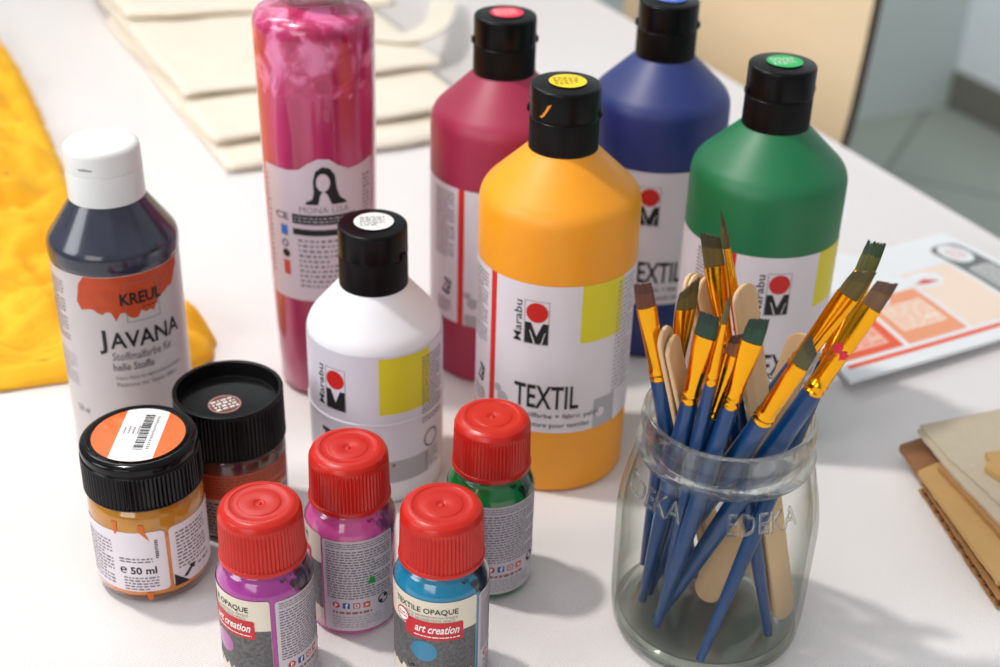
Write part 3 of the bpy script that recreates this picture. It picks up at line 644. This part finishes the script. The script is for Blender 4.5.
# ------------------------------------------------------------------ jar of brushes
JX, JY = 0.0895, 0.4472
jar = thing('glass_jar', 'clear glass screw-top jar embossed with letters, holding brushes and wooden sticks', 'jar', (JX, JY, 0))
out = rounded([(0, 2.2), (30, 1.6), (33, 0), (36.5, 0.3, 0, 2), (38.8, 4, 0, 3), (39.8, 14), (40.2, 40), (40.4, 58, 0, 6), (39.0, 68, 0, 5), (35.6, 83, 0, 4), (33.2, 86)], 1.2, 5)
inn = rounded([(31.0, 86), (33.4, 82, 0, 4), (36.8, 67, 0, 5), (38.0, 57, 0, 6), (37.8, 14), (36.4, 7.5, 0, 3), (32, 5.6), (0, 5.2)], 1.2, 5)
bm = bmesh.new()
for pp in (out, inn):
    b2 = lathe(pp, 128); me = bpy.data.meshes.new('x'); b2.to_mesh(me); b2.free(); bm.from_mesh(me); bpy.data.meshes.remove(me)
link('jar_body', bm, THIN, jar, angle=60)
rim = rounded([(31.0, 86), (33.2, 86), (34.6, 87.4), (35.2, 89, 0, 1.4), (34.4, 90.8), (32.6, 92, 0, 0.8), (32.2, 95), (33.0, 96.6), (34.0, 99, 0, 2), (33.8, 102), (33.2, 105.2, 0, 1.2), (31.4, 105.6, 0, 1.2), (30.9, 103), (30.9, 92), (31.0, 86)], 0.7, 4)
link('rim', lathe(rim, 128), GLASS, jar, angle=60)
link('base_ring', lathe(rounded([(0, 2.0), (29, 1.9), (32, 0.3), (36, 0.2, 0, 1.5), (37.9, 3.4), (38.1, 5.6), (36.0, 7.0), (32, 5.3), (0, 5.0)], 0.8, 4)[:-1] + [(0, 5.0)], 128), GLASS, jar, angle=60)
shf = interp([(60, 40.5), (67, 39.6), (72, 38.4), (84, 35.8)])
def emboss(phi0, w0, w1):
    V, P = text_polys('EDEKA', 0.0, 0.0)
    sf = cyl(lambda z: shf(z) if z != 50 else 38, phi0); bm = bmesh.new()
    t = bmesh.new(); vs = [t.verts.new((w0 + (w1 - w0) * x, 74.5 + 8.5 * y, 0)) for x, y in V]
    for p in P:
        try: t.faces.new([vs[i] for i in p])
        except ValueError: pass
    r_ = bmesh.ops.extrude_face_region(t, geom=t.faces[:]); 
    for v in [g for g in r_['geom'] if isinstance(g, bmesh.types.BMVert)]: v.co.z = 1.0
    for v in t.verts: v.co = sf(v.co.x, v.co.y, 0.15 + 0.65 * v.co.z)
    bmesh.ops.recalc_face_normals(t, faces=t.faces)
    bm.free(); return t
for ph, a, b in ((0, -3.0, 26.5), (0, -50, -21)):
    link('embossed_lettering', emboss(ph, a, b), GLASS, jar, smooth=False)

FER = mat('gold_ferrule', (244, 172, 34), 0.17, metal=1, bump=0.15, bump_scale=120)
BLUE = mat('blue_lacquer', (0, 48, 98), 0.28, coat=0.35, rgb2=(2, 64, 118), noise_scale=40, stretch=(1, 1, 0.1), noise_amt=0.2)
def axis_matrix(T, H, roll=0.0):
    z = (H - T).normalized(); tocam = (Vector((0, 0, 0.4)) - T); y = -(tocam - z * tocam.dot(z)).normalized(); x = y.cross(z)
    Mx = Matrix((x, y, z)).transposed().to_4x4(); Mx.translation = T
    return Mx @ Matrix.Rotation(roll, 4, 'Z')
def loft(sections, n=24):
    """sections: (z, rx, ry) mm -> closed tube"""
    bm = bmesh.new(); rings = []
    for z, rx, ry in sections:
        rings.append([bm.verts.new((rx * math.cos(2 * PI * k / n) / 1000, ry * math.sin(2 * PI * k / n) / 1000, z / 1000)) for k in range(n)])
    for A, B in zip(rings, rings[1:]):
        for k in range(n): bm.faces.new((A[k], A[(k + 1) % n], B[(k + 1) % n], B[k]))
    bm.faces.new(rings[0][::-1]); bm.faces.new(rings[-1]); return bm
def brush(T, H, label, bcol, tipcol, kind='flat', W=8.0, slant=0.0, bl=11, fl_=31, roll=0.0, hr=3.3, jag=0.5, smear=None):
    T, H = Vector(T), Vector(H); L = (H - T).length * 1000
    o = thing('paint_brush', label, 'paint brush', T, 0, 'paint brushes in the glass jar')
    o.matrix_world = axis_matrix(T, H, roll)
    f1 = L - bl; f0 = f1 - fl_
    hs = []
    for k in range(15):
        t = k / 14; r = hr * (0.52 + 0.54 * math.sin(min(1, t * 1.35) * PI / 2)) if t < 0.78 else hr * (1.06 - 0.12 * (t - 0.78) / 0.22)
        hs.append((f0 * t + (0.0 if k else 0), r, r))
    hs = [(-0.6, 0.5, 0.5), (-0.3, hs[0][1] * 0.75, hs[0][1] * 0.75)] + hs[0:] + [(f0 + 3, hr * 0.8, hr * 0.8)]
    link('handle', loft(hs, 20), BLUE, o)
    rf = hr * 0.87; rt = 2.2 if kind == 'flat' else 1.3
    fs = [(f0, rf * 1.0, rf * 1.0), (f0 + 1.6, rf, rf), (f0 + 2.1, rf * 1.10, rf * 1.10), (f0 + 2.7, rf * 1.10, rf * 1.10), (f0 + 3.2, rf, rf), (f0 + 4.8, rf, rf), (f0 + 5.3, rf * 1.1, rf * 1.1), (f0 + 5.9, rf * 1.1, rf * 1.1), (f0 + 6.4, rf, rf)]
    for k in range(1, 11):
        t = k / 10; e = t * t * (3 - 2 * t)
        if kind == 'flat': fs.append((f0 + 6.4 + (fl_ - 6.4) * t, rf + (W / 2 - rf) * e, rf + (1.25 - rf) * e))
        else: fs.append((f0 + 6.4 + (fl_ - 6.4) * t, rf + (W / 2 - rf) * e, rf + (W / 2 - rf) * e))
    fer = link('ferrule', loft(fs, 28), FER, o, angle=50)
    if smear:
        s0, s1 = smear; bm = bmesh.new(); pts = []
        for k in range(18): a = 2 * PI * k / 18; rr = 1 + 0.35 * math.sin(3 * a + 1) + 0.2 * math.sin(5 * a); pts.append((2.6 * rr * math.cos(a), s0 + 4.2 * rr * math.sin(a)))
        vs = [bm.verts.new((x / 1000, -(s1 + 0.15) / 1000, z / 1000)) for x, z in pts]; bm.faces.new(vs)
        link('paint_smear', bm, mat('crimson_smear', (200, 30, 60), 0.3), fer)
    # bristles
    M = mat('bristle' + str(bcol) + str(tipcol), bcol, 0.55, rgb2=tuple(int(v * 0.62) for v in bcol), noise_scale=900, noise_amt=0.5, stretch=(1, 1, 0.06))
    Mt = mat('bristle_tip' + str(tipcol), tipcol, 0.45, rgb2=tuple(int(v * 0.6) for v in tipcol), noise_scale=900, noise_amt=0.5, stretch=(1, 1, 0.06))
    bm = bmesh.new(); rnd = random.Random(int(L * 31))
    if kind == 'flat':
        n = 22; NZ = 8; cols = []
        for side in (-1, 1):
            for i in range(n + 1):
                u = -1 + 2 * i / n; ln = bl * (1 + slant * u) + rnd.uniform(-jag, jag)
                th = 1.05 * math.sqrt(max(0.02, 1 - (u * 0.96) ** 2)); c = []
                for j in range(NZ + 1):
                    t = j / NZ; wv = W / 2 * 0.93 * (1 + 0.05 * math.sin(PI * t) - 0.10 * t)
                    c.append(bm.verts.new(((u * wv + rnd.uniform(-.04, .04)) / 1000, side * (th * (1 - 0.75 * t) + rnd.uniform(0, .1)) / 1000, (f1 - 1 + (ln + 1) * t) / 1000)))
                cols.append(c)
        m_ = n + 1
        for b_ in (0, m_):
            for i in range(n):
                for j in range(NZ):
                    f = bm.faces.new((cols[b_ + i][j], cols[b_ + i + 1][j], cols[b_ + i + 1][j + 1], cols[b_ + i][j + 1])); f.material_index = 1 if j >= NZ - 3 else 0
        for i in range(n): f = bm.faces.new((cols[i][NZ], cols[i + 1][NZ], cols[m_ + i + 1][NZ], cols[m_ + i][NZ])); f.material_index = 1
        for i in (0, n):
            for j in range(NZ): f = bm.faces.new((cols[i][j], cols[m_ + i][j], cols[m_ + i][j + 1], cols[i][j + 1])); f.material_index = 1 if j >= NZ - 3 else 0
        bmesh.ops.recalc_face_normals(bm, faces=bm.faces)
    else:
        bm.free(); bm = loft([(f1 - 1, W / 2 * .92, W / 2 * .92), (f1 + bl * .25, W / 2 * 1.05, W / 2 * 1.05), (f1 + bl * .6, W / 2 * .7, W / 2 * .7), (f1 + bl * .85, W / 2 * .35, W / 2 * .35), (f1 + bl, .12, .12)], 16)
        for f in bm.faces:
            if f.calc_center_median().z * 1000 > f1 + bl * .6: f.material_index = 1
    link('bristles', bm, [M, Mt], o, angle=25)
    return o
OLV, BRN, GRN, RBR = (112, 92, 40), (128, 84, 52), (34, 76, 54), (118, 62, 40)
B = brush
B((0.08669, 0.46480, 0.00800), (0.04863, 0.42255, 0.17267), 'flat brush with red-brown bristles, farthest left in the jar', RBR, (100, 48, 34), slant=-0.06, W=7.2, fl_=38, bl=11, hr=3.6, roll=0.102)
B((0.06573, 0.47226, 0.00800), (0.06652, 0.43275, 0.16711), 'angled brush with olive bristles, second from left in the jar', OLV, (96, 78, 36), slant=0.35, W=7.8, roll=0.364, fl_=33, bl=11, hr=3.5)
B((0.06333, 0.44825, 0.00800), (0.07252, 0.41916, 0.16318), 'flat brush with dark green-tipped bristles, third from left in jar', (40, 70, 52), (22, 52, 40), W=8.4, bl=10, fl_=33, hr=3.5, roll=-0.205)
B((0.11343, 0.42919, 0.00800), (0.07439, 0.44848, 0.17931), 'tall wide flat brush with olive bristles beside the pointed brush', OLV, (70, 62, 30), slant=-0.12, W=8.0, bl=12, fl_=36, roll=0.001)
B((0.12379, 0.44487, 0.00800), (0.07586, 0.44153, 0.19252), 'pointed round brush rising highest in the jar', (100, 74, 36), (70, 54, 30), kind='round', W=2.6, bl=15, hr=2.7, fl_=40, roll=0.049)
B((0.07030, 0.44247, 0.00800), (0.07720, 0.41115, 0.17618), 'thin round brush with olive tip amid the cluster', OLV, (92, 84, 40), kind='round', W=2.4, bl=13, hr=2.4, fl_=30, roll=-0.048)
B((0.06642, 0.45303, 0.00800), (0.08474, 0.42092, 0.15453), 'flat brush with pale brown bristles beside the green-tipped brushes', (160, 108, 68), (84, 56, 40), slant=0.25, W=7.8, bl=10, fl_=32, hr=3.6, roll=-0.039)
B((0.06805, 0.43311, 0.00800), (0.08889, 0.41479, 0.16442), 'flat brush with deep green bristles right of the central cluster', GRN, (24, 60, 40), slant=0.12, W=8.0, bl=10, fl_=31, roll=-0.014)
B((0.08376, 0.41323, 0.00800), (0.13738, 0.45869, 0.17310), 'flat brush with wet green tip at the upper right of the jar', (92, 92, 26), (30, 58, 22), slant=0.05, W=7.8, bl=12, jag=0.9, fl_=38, roll=-0.005)
B((0.07021, 0.47424, 0.00800), (0.12912, 0.43868, 0.17158), 'angled brush with olive bristles crossing before wet green-tipped one', (106, 92, 46), (92, 82, 44), slant=0.22, W=8.4, bl=12, fl_=40, hr=4.1, roll=-0.000)
B((0.06945, 0.46238, 0.00800), (0.10476, 0.39916, 0.16409), 'short leaning brush with small dark olive tip, lowest on right', (88, 86, 44), (66, 64, 36), slant=-0.3, W=6.6, bl=12, fl_=36, hr=4.1, roll=0.019)
B((0.06859, 0.43726, 0.00800), (0.13159, 0.41889, 0.17789), 'flat brush with brown bristles and crimson smear on its ferrule', (120, 84, 52), (96, 64, 46), slant=0.15, W=7.8, bl=11, fl_=42, smear=(150, 2.5), hr=4.1, roll=-0.089)

# wooden craft sticks
def wood_mat():
    return mat('birch_wood', (226, 192, 150), 0.6, rgb2=(204, 166, 122), noise_scale=260, noise_amt=0.2, stretch=(1, 1, 0.05), bump=0.1, bump_scale=400)
WOOD = wood_mat()
def stick(T, H, label, roll, W=11.5, Tk=1.7):
    T, H = Vector(T), Vector(H); L = (H - T).length * 1000
    bm = bmesh.new(); r = W / 2; pts = []
    for k in range(13): a = PI * k / 12; pts.append((r * math.cos(a), L - r + r * math.sin(a)))
    for k in range(13): a = PI + PI * k / 12; pts.append((r * math.cos(a), r + r * math.sin(a)))
    a = [bm.verts.new((x / 1000, -Tk / 2000, z / 1000)) for x, z in pts]; b = [bm.verts.new((x / 1000, Tk / 2000, z / 1000)) for x, z in pts]; n = len(pts)
    bm.faces.new(a); bm.faces.new(b[::-1])
    for i in range(n): bm.faces.new((a[i], b[i], b[(i + 1) % n], a[(i + 1) % n]))
    bmesh.ops.recalc_face_normals(bm, faces=bm.faces)
    bmesh.ops.bevel(bm, geom=[e for e in bm.edges if e.calc_face_angle(0) > 1.2], offset=0.0003, segments=2, affect='EDGES')
    o = link('craft_stick', bm, WOOD, angle=40); tag(o, label, 'wooden stick', 'wooden sticks in the glass jar'); o.matrix_world = axis_matrix(T, H, roll); return o
stick((0.08944, 0.44900, 0.00800), (0.11779, 0.46397, 0.13046), 'broad wooden stick leaning right, face on, behind right-hand brushes', -0.260, W=12.0)
stick((0.11150, 0.46891, 0.00800), (0.07214, 0.47377, 0.14978), 'leftmost of the fanned wooden sticks left of the tall brush', 0.953)
stick((0.11603, 0.44449, 0.00800), (0.07012, 0.44858, 0.16272), 'middle of the fanned wooden sticks left of the tall brush', 0.952)
stick((0.12016, 0.44484, 0.00800), (0.07371, 0.44891, 0.16149), 'rightmost of the fanned wooden sticks left of the tall brush', 0.920)
stick((0.12199, 0.44008, 0.00800), (0.08610, 0.43667, 0.16591), 'wooden stick with rounded top right of the tall pointed brush', 0.736, W=11.5)
stick((0.09483, 0.46626, 0.00800), (0.05789, 0.42686, 0.15209), 'outer of two low wooden sticks behind the far left brush', 1.041, W=10.5)
stick((0.09888, 0.46859, 0.00800), (0.06095, 0.42667, 0.14858), 'inner of two low wooden sticks behind the far left brush', 1.025, W=10.5)

# ------------------------------------------------------------------ yellow cloth, cotton bags, leaflets, cardboard
def crumple(outline, xl, z0, hmax, seedv, nx=110, step=0.004, M=None, name='', freq=14):
    ys = []; y = outline[0][1]
    while y < outline[-1][1]: ys.append(y); y += step
    bm = bmesh.new(); rows = []
    for y in ys:
        for (xa, ya), (xb, yb) in zip(outline, outline[1:]):
            if ya <= y <= yb: xr = xa + (xb - xa) * (y - ya) / max(1e-6, yb - ya); break
        xr += 0.004 * noise.noise(Vector((y * 60, seedv, 0))); row = []
        for i in range(nx + 1):
            t = i / nx; x = xl + (xr - xl) * t
            d = min(xr - x, (y - ys[0]) * 1.2 + 0.0005, 0.05)
            env = 1 - math.exp(-max(0, d) / 0.010)
            p = Vector((x * freq, y * freq * 1.4, seedv)); f = abs(noise.noise(p)) + 0.6 * abs(noise.noise(p * 2.3)) + 0.35 * abs(noise.noise(p * 5.1)) + 0.12 * abs(noise.noise(p * 13))
            row.append(bm.verts.new((x, y, z0 + env * (0.0025 + hmax * f))))
        rows.append(row)
    for i in range(len(rows) - 1):
        for j in range(nx): bm.faces.new((rows[i][j], rows[i][j + 1], rows[i + 1][j + 1], rows[i + 1][j]))
    # turned-down edge so that the cloth has a thickness
    o = link(name, bm, M, angle=180)
    so = o.modifiers.new('thickness', 'SOLIDIFY'); so.thickness = 0.0012; so.offset = 1
    return o
outl = [(-0.262, 0.603), (-0.240, 0.6105), (-0.225, 0.616), (-0.165, 0.629), (-0.157, 0.642), (-0.1575, 0.658), (-0.166, 0.672), (-0.20, 0.695), (-0.226, 0.732), (-0.262, 0.79), (-0.282, 0.827), (-0.3185, 0.908), (-0.352, 0.98), (-0.3854, 1.055), (-0.432, 1.137), (-0.47, 1.20), (-0.50, 1.25)]
YEL = mat('mustard_muslin', (252, 196, 42), 0.8, sss=0.1, rgb2=(240, 166, 16), noise_scale=30, noise_amt=0.2, bump=0.5, bump_scale=260)
tag(crumple(outl, -0.78, 0.0004, 0.032, 4.2, M=YEL, name='yellow_cloth', nx=150, step=0.0035), 'crumpled mustard yellow muslin cloth at the left of the table', 'cloth')

NAT = mat('natural_cotton', (242, 234, 220), 0.85, rgb2=(234, 222, 202), noise_scale=60, bump=0.3, bump_scale=600)
ex_ = Vector((0.91, 0.415, 0)).normalized(); ey = Vector((-0.466, 0.885, 0)).normalized()
def bag(name, label, corner, w_, l_, z, th, seedv, handle=None, ex=ex_):
    t = thing(name, label, 'cotton bag', (corner[0], corner[1], z), 0, 'folded natural cotton bags')
    bm = bmesh.new(); nx, ny = 60, 70; lay = {}
    for side in (0, 1):
        for i in range(nx + 1):
            for j in range(ny + 1):
                u, v = i / nx, j / ny; dd = min(u * w_, (1 - u) * w_, v * l_, (1 - v) * l_)
                e = min(1, dd / 0.006); rr = math.sqrt(1 - (1 - e) ** 2)
                wob = 0.003 * noise.noise(Vector((u * 4, v * 4, seedv)))
                p = ex * (u * w_ + wob) + ey * (v * l_ + wob * 1.5)
                nz_ = 0.0018 * noise.noise(Vector((u * 5, v * 5, seedv + 9))) * e
                zz = th / 2 + (th / 2 * rr) * (1 if side else -1) + (nz_ if side else 0)
                lay[side, i, j] = bm.verts.new((p.x, p.y, max(0.0002, zz)))
    for side in (0, 1):
        for i in range(nx):
            for j in range(ny):
                q = [lay[side, i, j], lay[side, i + 1, j], lay[side, i + 1, j + 1], lay[side, i, j + 1]]
                bm.faces.new(q if side else q[::-1])
    bmesh.ops.remove_doubles(bm, verts=bm.verts[:], dist=0.0001)
    link('bag_body', bm, NAT, t, angle=180)
    if handle:
        pts = handle; bm = bmesh.new(); n = 60; prev = None; W = 0.011
        def cr(ts):
            k = min(int(ts), len(pts) - 2); f = ts - k; P_ = [Vector(pts[max(0, k - 1)]), Vector(pts[k]), Vector(pts[k + 1]), Vector(pts[min(len(pts) - 1, k + 2)])]
            return 0.5 * (2 * P_[1] + (P_[2] - P_[0]) * f + (2 * P_[0] - 5 * P_[1] + 4 * P_[2] - P_[3]) * f * f + (3 * P_[1] - P_[0] - 3 * P_[2] + P_[3]) * f ** 3)
        for k in range(n + 1):
            ts = (len(pts) - 1) * k / n; c = cr(min(ts, len(pts) - 1.001)); d = cr(min(ts + .02, len(pts) - 1.0001)) - cr(max(0, ts - .02)); d.normalize(); s_ = Vector((d.y, -d.x, 0)).normalized() * W
            r0 = [bm.verts.new(c + s_ + Vector((0, 0, h))) for h in (0, .002)] + [bm.verts.new(c - s_ + Vector((0, 0, h))) for h in (.002, 0)]
            if prev:
                for q in range(4): bm.faces.new((prev[q], prev[(q + 1) % 4], r0[(q + 1) % 4], r0[q]))
            prev = r0
        bmesh.ops.recalc_face_normals(bm, faces=bm.faces); link('strap', bm, NAT, t, angle=60)
    return t
bag('cotton_bag', 'lowest natural cotton bag, nearest edge of the folded stack', (-0.193, 0.884), 0.195, 0.36, 0.0006, 0.008, 1.0)
bag('cotton_bag', 'second natural cotton bag from the bottom of folded stack', (-0.2065, 0.910), 0.20, 0.36, 0.0108, 0.007, 2.0)
bag('cotton_bag', 'third natural cotton bag from the bottom, edge set back', (-0.2405, 0.973), 0.21, 0.33, 0.0200, 0.006, 3.0,
    handle=[(0.176, 0.29, 0.0155), (0.182, 0.21, 0.0155), (0.180, 0.155, 0.0125), (0.160, 0.127, 0.0095), (0.127, 0.135, 0.0095), (0.088, 0.155, 0.0095)])
bag('cotton_bag', 'topmost natural cotton bag, farthest back on the stack', (-0.322, 1.128), 0.23, 0.22, 0.0282, 0.008, 4.0, ex=Vector((0.97, 0.24, 0)).normalized())

# leaflets on the right
def leaflet(label, corners, z, arts=None, curl=0.0):
    t = thing('leaflet', label, 'leaflet', (corners[0][0], corners[0][1], z)); o = Vector((corners[0][0], corners[0][1]))
    bm = bmesh.new(); n = 20; g = {}
    def at(u, v): 
        a, b, c, d = [Vector(q) for q in corners]; return a * (1 - u) * (1 - v) + b * u * (1 - v) + c * u * v + d * (1 - u) * v
    def hz(u, v): return curl * (math.sin(v * PI) * 0.5 + (1 - u) ** 2 * 0.6)
    for s_ in (0, 1):
        for i in range(n + 1):
            for j in range(n + 1): q = at(i / n, j / n) - o; g[s_, i, j] = bm.verts.new((q.x, q.y, hz(i / n, j / n) + 0.0022 * s_))
    for i in range(n):
        for j in range(n):
            bm.faces.new((g[1, i, j], g[1, i + 1, j], g[1, i + 1, j + 1], g[1, i, j + 1])); bm.faces.new((g[0, i, j + 1], g[0, i + 1, j + 1], g[0, i + 1, j], g[0, i, j]))
    for i in range(n):
        bm.faces.new((g[0, i, 0], g[0, i + 1, 0], g[1, i + 1, 0], g[1, i, 0])); bm.faces.new((g[1, i, n], g[1, i + 1, n], g[0, i + 1, n], g[0, i, n]))
        bm.faces.new((g[0, 0, i + 1], g[0, 0, i], g[1, 0, i], g[1, 0, i + 1])); bm.faces.new((g[0, n, i], g[0, n, i + 1], g[1, n, i + 1], g[1, n, i]))
    link('paper', bm, mat('white_paper', (238, 240, 242), 0.4), t, angle=60)
    if arts:
        sf = lambda u, v, off: Vector((*(at(u / 100, v / 100) - o), hz(u / 100, v / 100) + 0.0022 + off / 1000))
        A = Art(sf, 5, 5); arts(A); A.done('print', t)
OR, SAL, PEA, GRY = mat('print_orange', (238, 96, 56), 0.5), mat('print_salmon', (240, 160, 120), 0.5), mat('print_peach', (246, 222, 204), 0.5), mat('print_grey', (110, 112, 112), 0.5)
LGR = mat('print_light_grey', (190, 192, 190), 0.5); WP = mat('white_paper', (238, 240, 242), 0.4)
def art1(A):     # u: left(near) -> right, v: near -> far   (0..100)
    A.poly(rect(3, 97, 8, 11), OR, 0.1)
    A.poly(rect(4, 28, 14, 50), OR, 0.12); A.poly(rect(7, 24, 19, 40), mat('print_pale_orange', (244, 190, 170), 0.5), 0.18); A.lines(8, 23, 20, 39, 6, OR, 0.24, 0.35, wl=(2, 6))
    A.poly(rect(30, 55, 14, 56), SAL, 0.12); A.poly(rect(33, 52, 24, 46), PEA, 0.18); A.lines(34, 51, 25, 45, 6, SAL, 0.24, 0.35, wl=(2, 6)); A.poly(disc(36, 52, 5), WP, 0.24)
    A.poly(rect(57, 80, 14, 70), PEA, 0.12); A.poly(disc(63, 60, 8), WP, 0.2); A.poly([(57, 58), (63, 61), (68, 56), (62, 56)], mat('print_red', (216, 70, 60), 0.5), 0.28)
    A.poly(rrect(82, 97, 16, 88, 6), GRY, 0.12); A.poly(rrect(84, 95.5, 22, 60, 3), LGR, 0.18); A.lines(84.5, 95, 24, 58, 9, GRY, 0.24, 0.25, wl=(2, 5)); A.poly(disc(89.5, 76, 6, 28, 11), WP, 0.18); A.lines(86, 93, 70, 82, 4, mat('print_red', (216, 70, 60), 0.5), 0.24, 0.3, wl=(2, 4))
def art2(A): A.lines(10, 90, 75, 92, 5, PALEINK, 0.12, 0.3, wl=(3, 9)); A.poly(rect(5, 60, 8, 40), mat('print_pink', (236, 150, 140), 0.5), 0.1); A.lines(8, 58, 44, 70, 6, SAL, 0.15, 0.3, wl=(3, 9))
leaflet('lower white leaflet peeping out beneath the orange-printed one', [(0.160, 0.655), (0.300, 0.690), (0.335, 0.765), (0.185, 0.79)], 0.0008, art2)
leaflet('white leaflet with orange and grey printed panels right of green bottle', [(0.187, 0.626), (0.345, 0.715), (0.285, 0.815), (0.150, 0.735)], 0.0036, art1, 0.004)

# cardboard pieces on the right
GB = mat('grey_board', (190, 176, 154), 0.8, rgb2=(180, 166, 145), noise_scale=300, bump=0.2, bump_scale=900)
KR = mat('kraft_board', (176, 132, 84), 0.8, rgb2=(160, 116, 70), noise_scale=80, bump=0.2, bump_scale=500)
TN = mat('tan_board', (192, 154, 98), 0.8, rgb2=(180, 142, 88), noise_scale=80, bump=0.2, bump_scale=500)
BR_ = mat('brown_board', (134, 90, 58), 0.8, rgb2=(150, 104, 68), noise_scale=60)
def board(name, label, pts, z, th, M, tilt=(0, 0), corr=False):
    o0 = Vector(pts[0]); n = len(pts); bm = bmesh.new(); P_ = [Vector(p) - o0 for p in pts]
    # densify outline with slight torn wobble
    Q = []
    for i in range(n):
        a, b = P_[i], P_[(i + 1) % n]; m_ = max(1, int((b - a).length / 0.003))
        for k in range(m_): q = a + (b - a) * k / m_; w_ = 0.0005 * noise.noise(Vector((q.x * 300, q.y * 300, z * 1000))); Q.append(Vector((q.x + w_, q.y + w_)))
    hz = lambda q: q.x * tilt[0] + q.y * tilt[1]
    a = [bm.verts.new((q.x, q.y, hz(q))) for q in Q]; b = [bm.verts.new((q.x, q.y, hz(q) + th)) for q in Q]; m_ = len(Q)
    bm.faces.new(b); bm.faces.new(a[::-1])
    for i in range(m_): bm.faces.new((a[i], a[(i + 1) % m_], b[(i + 1) % m_], b[i]))
    bmesh.ops.recalc_face_normals(bm, faces=bm.faces)
    if not corr:
        o = link(name, bm, M, smooth=False); o.location = (o0.x, o0.y, z); tag(o, label, 'cardboard', 'cardboard offcuts on the table'); return o
    # corrugated board: two liners and a fluted core showing along the cut edge
    bm.free(); t = thing(name, label, 'cardboard', (o0.x, o0.y, z), 0, 'cardboard offcuts on the table')
    for nm, h0, h1 in (('lower_liner', 0, .0006), ('upper_liner', th - .0006, th)):
        bm = bmesh.new(); a = [bm.verts.new((q.x, q.y, hz(q) + h0)) for q in Q]; b = [bm.verts.new((q.x, q.y, hz(q) + h1)) for q in Q]
        bm.faces.new(b); bm.faces.new(a[::-1])
        for i in range(m_): bm.faces.new((a[i], a[(i + 1) % m_], b[(i + 1) % m_], b[i]))
        bmesh.ops.recalc_face_normals(bm, faces=bm.faces); link(nm, bm, M, t, smooth=False)
    # flutes run across from the left (cut) edge P_[0] -> P_[-1]
    A0, B0 = P_[0], P_[-1]; d = (B0 - A0); Lg = d.length; d.normalize(); inn_ = (P_[1] - P_[0]).normalized(); nn = int(Lg / 0.0008); bm = bmesh.new(); pr = None
    for k in range(nn + 1):
        s_ = Lg * k / nn; ph = s_ / 0.0065 * 2 * PI; zc = th / 2 + (th / 2 - 0.0008) * math.sin(ph); p = A0 + d * s_ + inn_ * 0.0004; p2 = p + inn_ * 0.03
        cur = [bm.verts.new((p.x, p.y, hz(p) + zc)), bm.verts.new((p2.x, p2.y, hz(p2) + zc)), bm.verts.new((p2.x, p2.y, hz(p2) + zc + .0003)), bm.verts.new((p.x, p.y, hz(p) + zc + .0003))]
        if pr:
            for q in range(4): bm.faces.new((pr[q], pr[(q + 1) % 4], cur[(q + 1) % 4], cur[q]))
        pr = cur
    bmesh.ops.recalc_face_normals(bm, faces=bm.faces); link('fluting', bm, BR_, t)
    return t
board('cardboard_sheet', 'corrugated brown cardboard sheet at the bottom of the pile', [(0.2035, 0.541), (0.34, 0.585), (0.36, 0.45), (0.2165, 0.458)], 0.0008, 0.005, KR, corr=True)
board('cardboard_sheet', 'brown corrugated sheet poking out at far left corner of pile', [(0.199, 0.566), (0.33, 0.64), (0.36, 0.55), (0.204, 0.538)], 0.0062, 0.0035, BR_)
board('cardboard_sheet', 'tan yellowish card in the middle of the cardboard pile', [(0.2015, 0.5405), (0.2145, 0.549), (0.34, 0.56), (0.345, 0.44), (0.2165, 0.462)], 0.0100, 0.0028, TN)
board('cardboard_sheet', 'light brown card strip below the grey board', [(0.2105, 0.541), (0.33, 0.60), (0.34, 0.47), (0.226, 0.488)], 0.0131, 0.0022, KR)
board('cardboard_sheet', 'grey board sheet under the topmost grey one', [(0.2070, 0.5690), (0.33, 0.612), (0.345, 0.49), (0.2265, 0.495), (0.2140, 0.535)], 0.0156, 0.0016, GB)
board('cardboard_sheet', 'large smooth grey board lying topmost on the cardboard pile', [(0.2085, 0.5705), (0.335, 0.618), (0.35, 0.495), (0.2315, 0.504), (0.2165, 0.541)], 0.0174, 0.0014, GB)
board('cardboard_scrap', 'little torn tan scrap lying on the grey board', [(0.2290, 0.5325), (0.2335, 0.5380), (0.2325, 0.5440), (0.262, 0.550), (0.262, 0.513), (0.2360, 0.5200)], 0.0190, 0.003, TN)
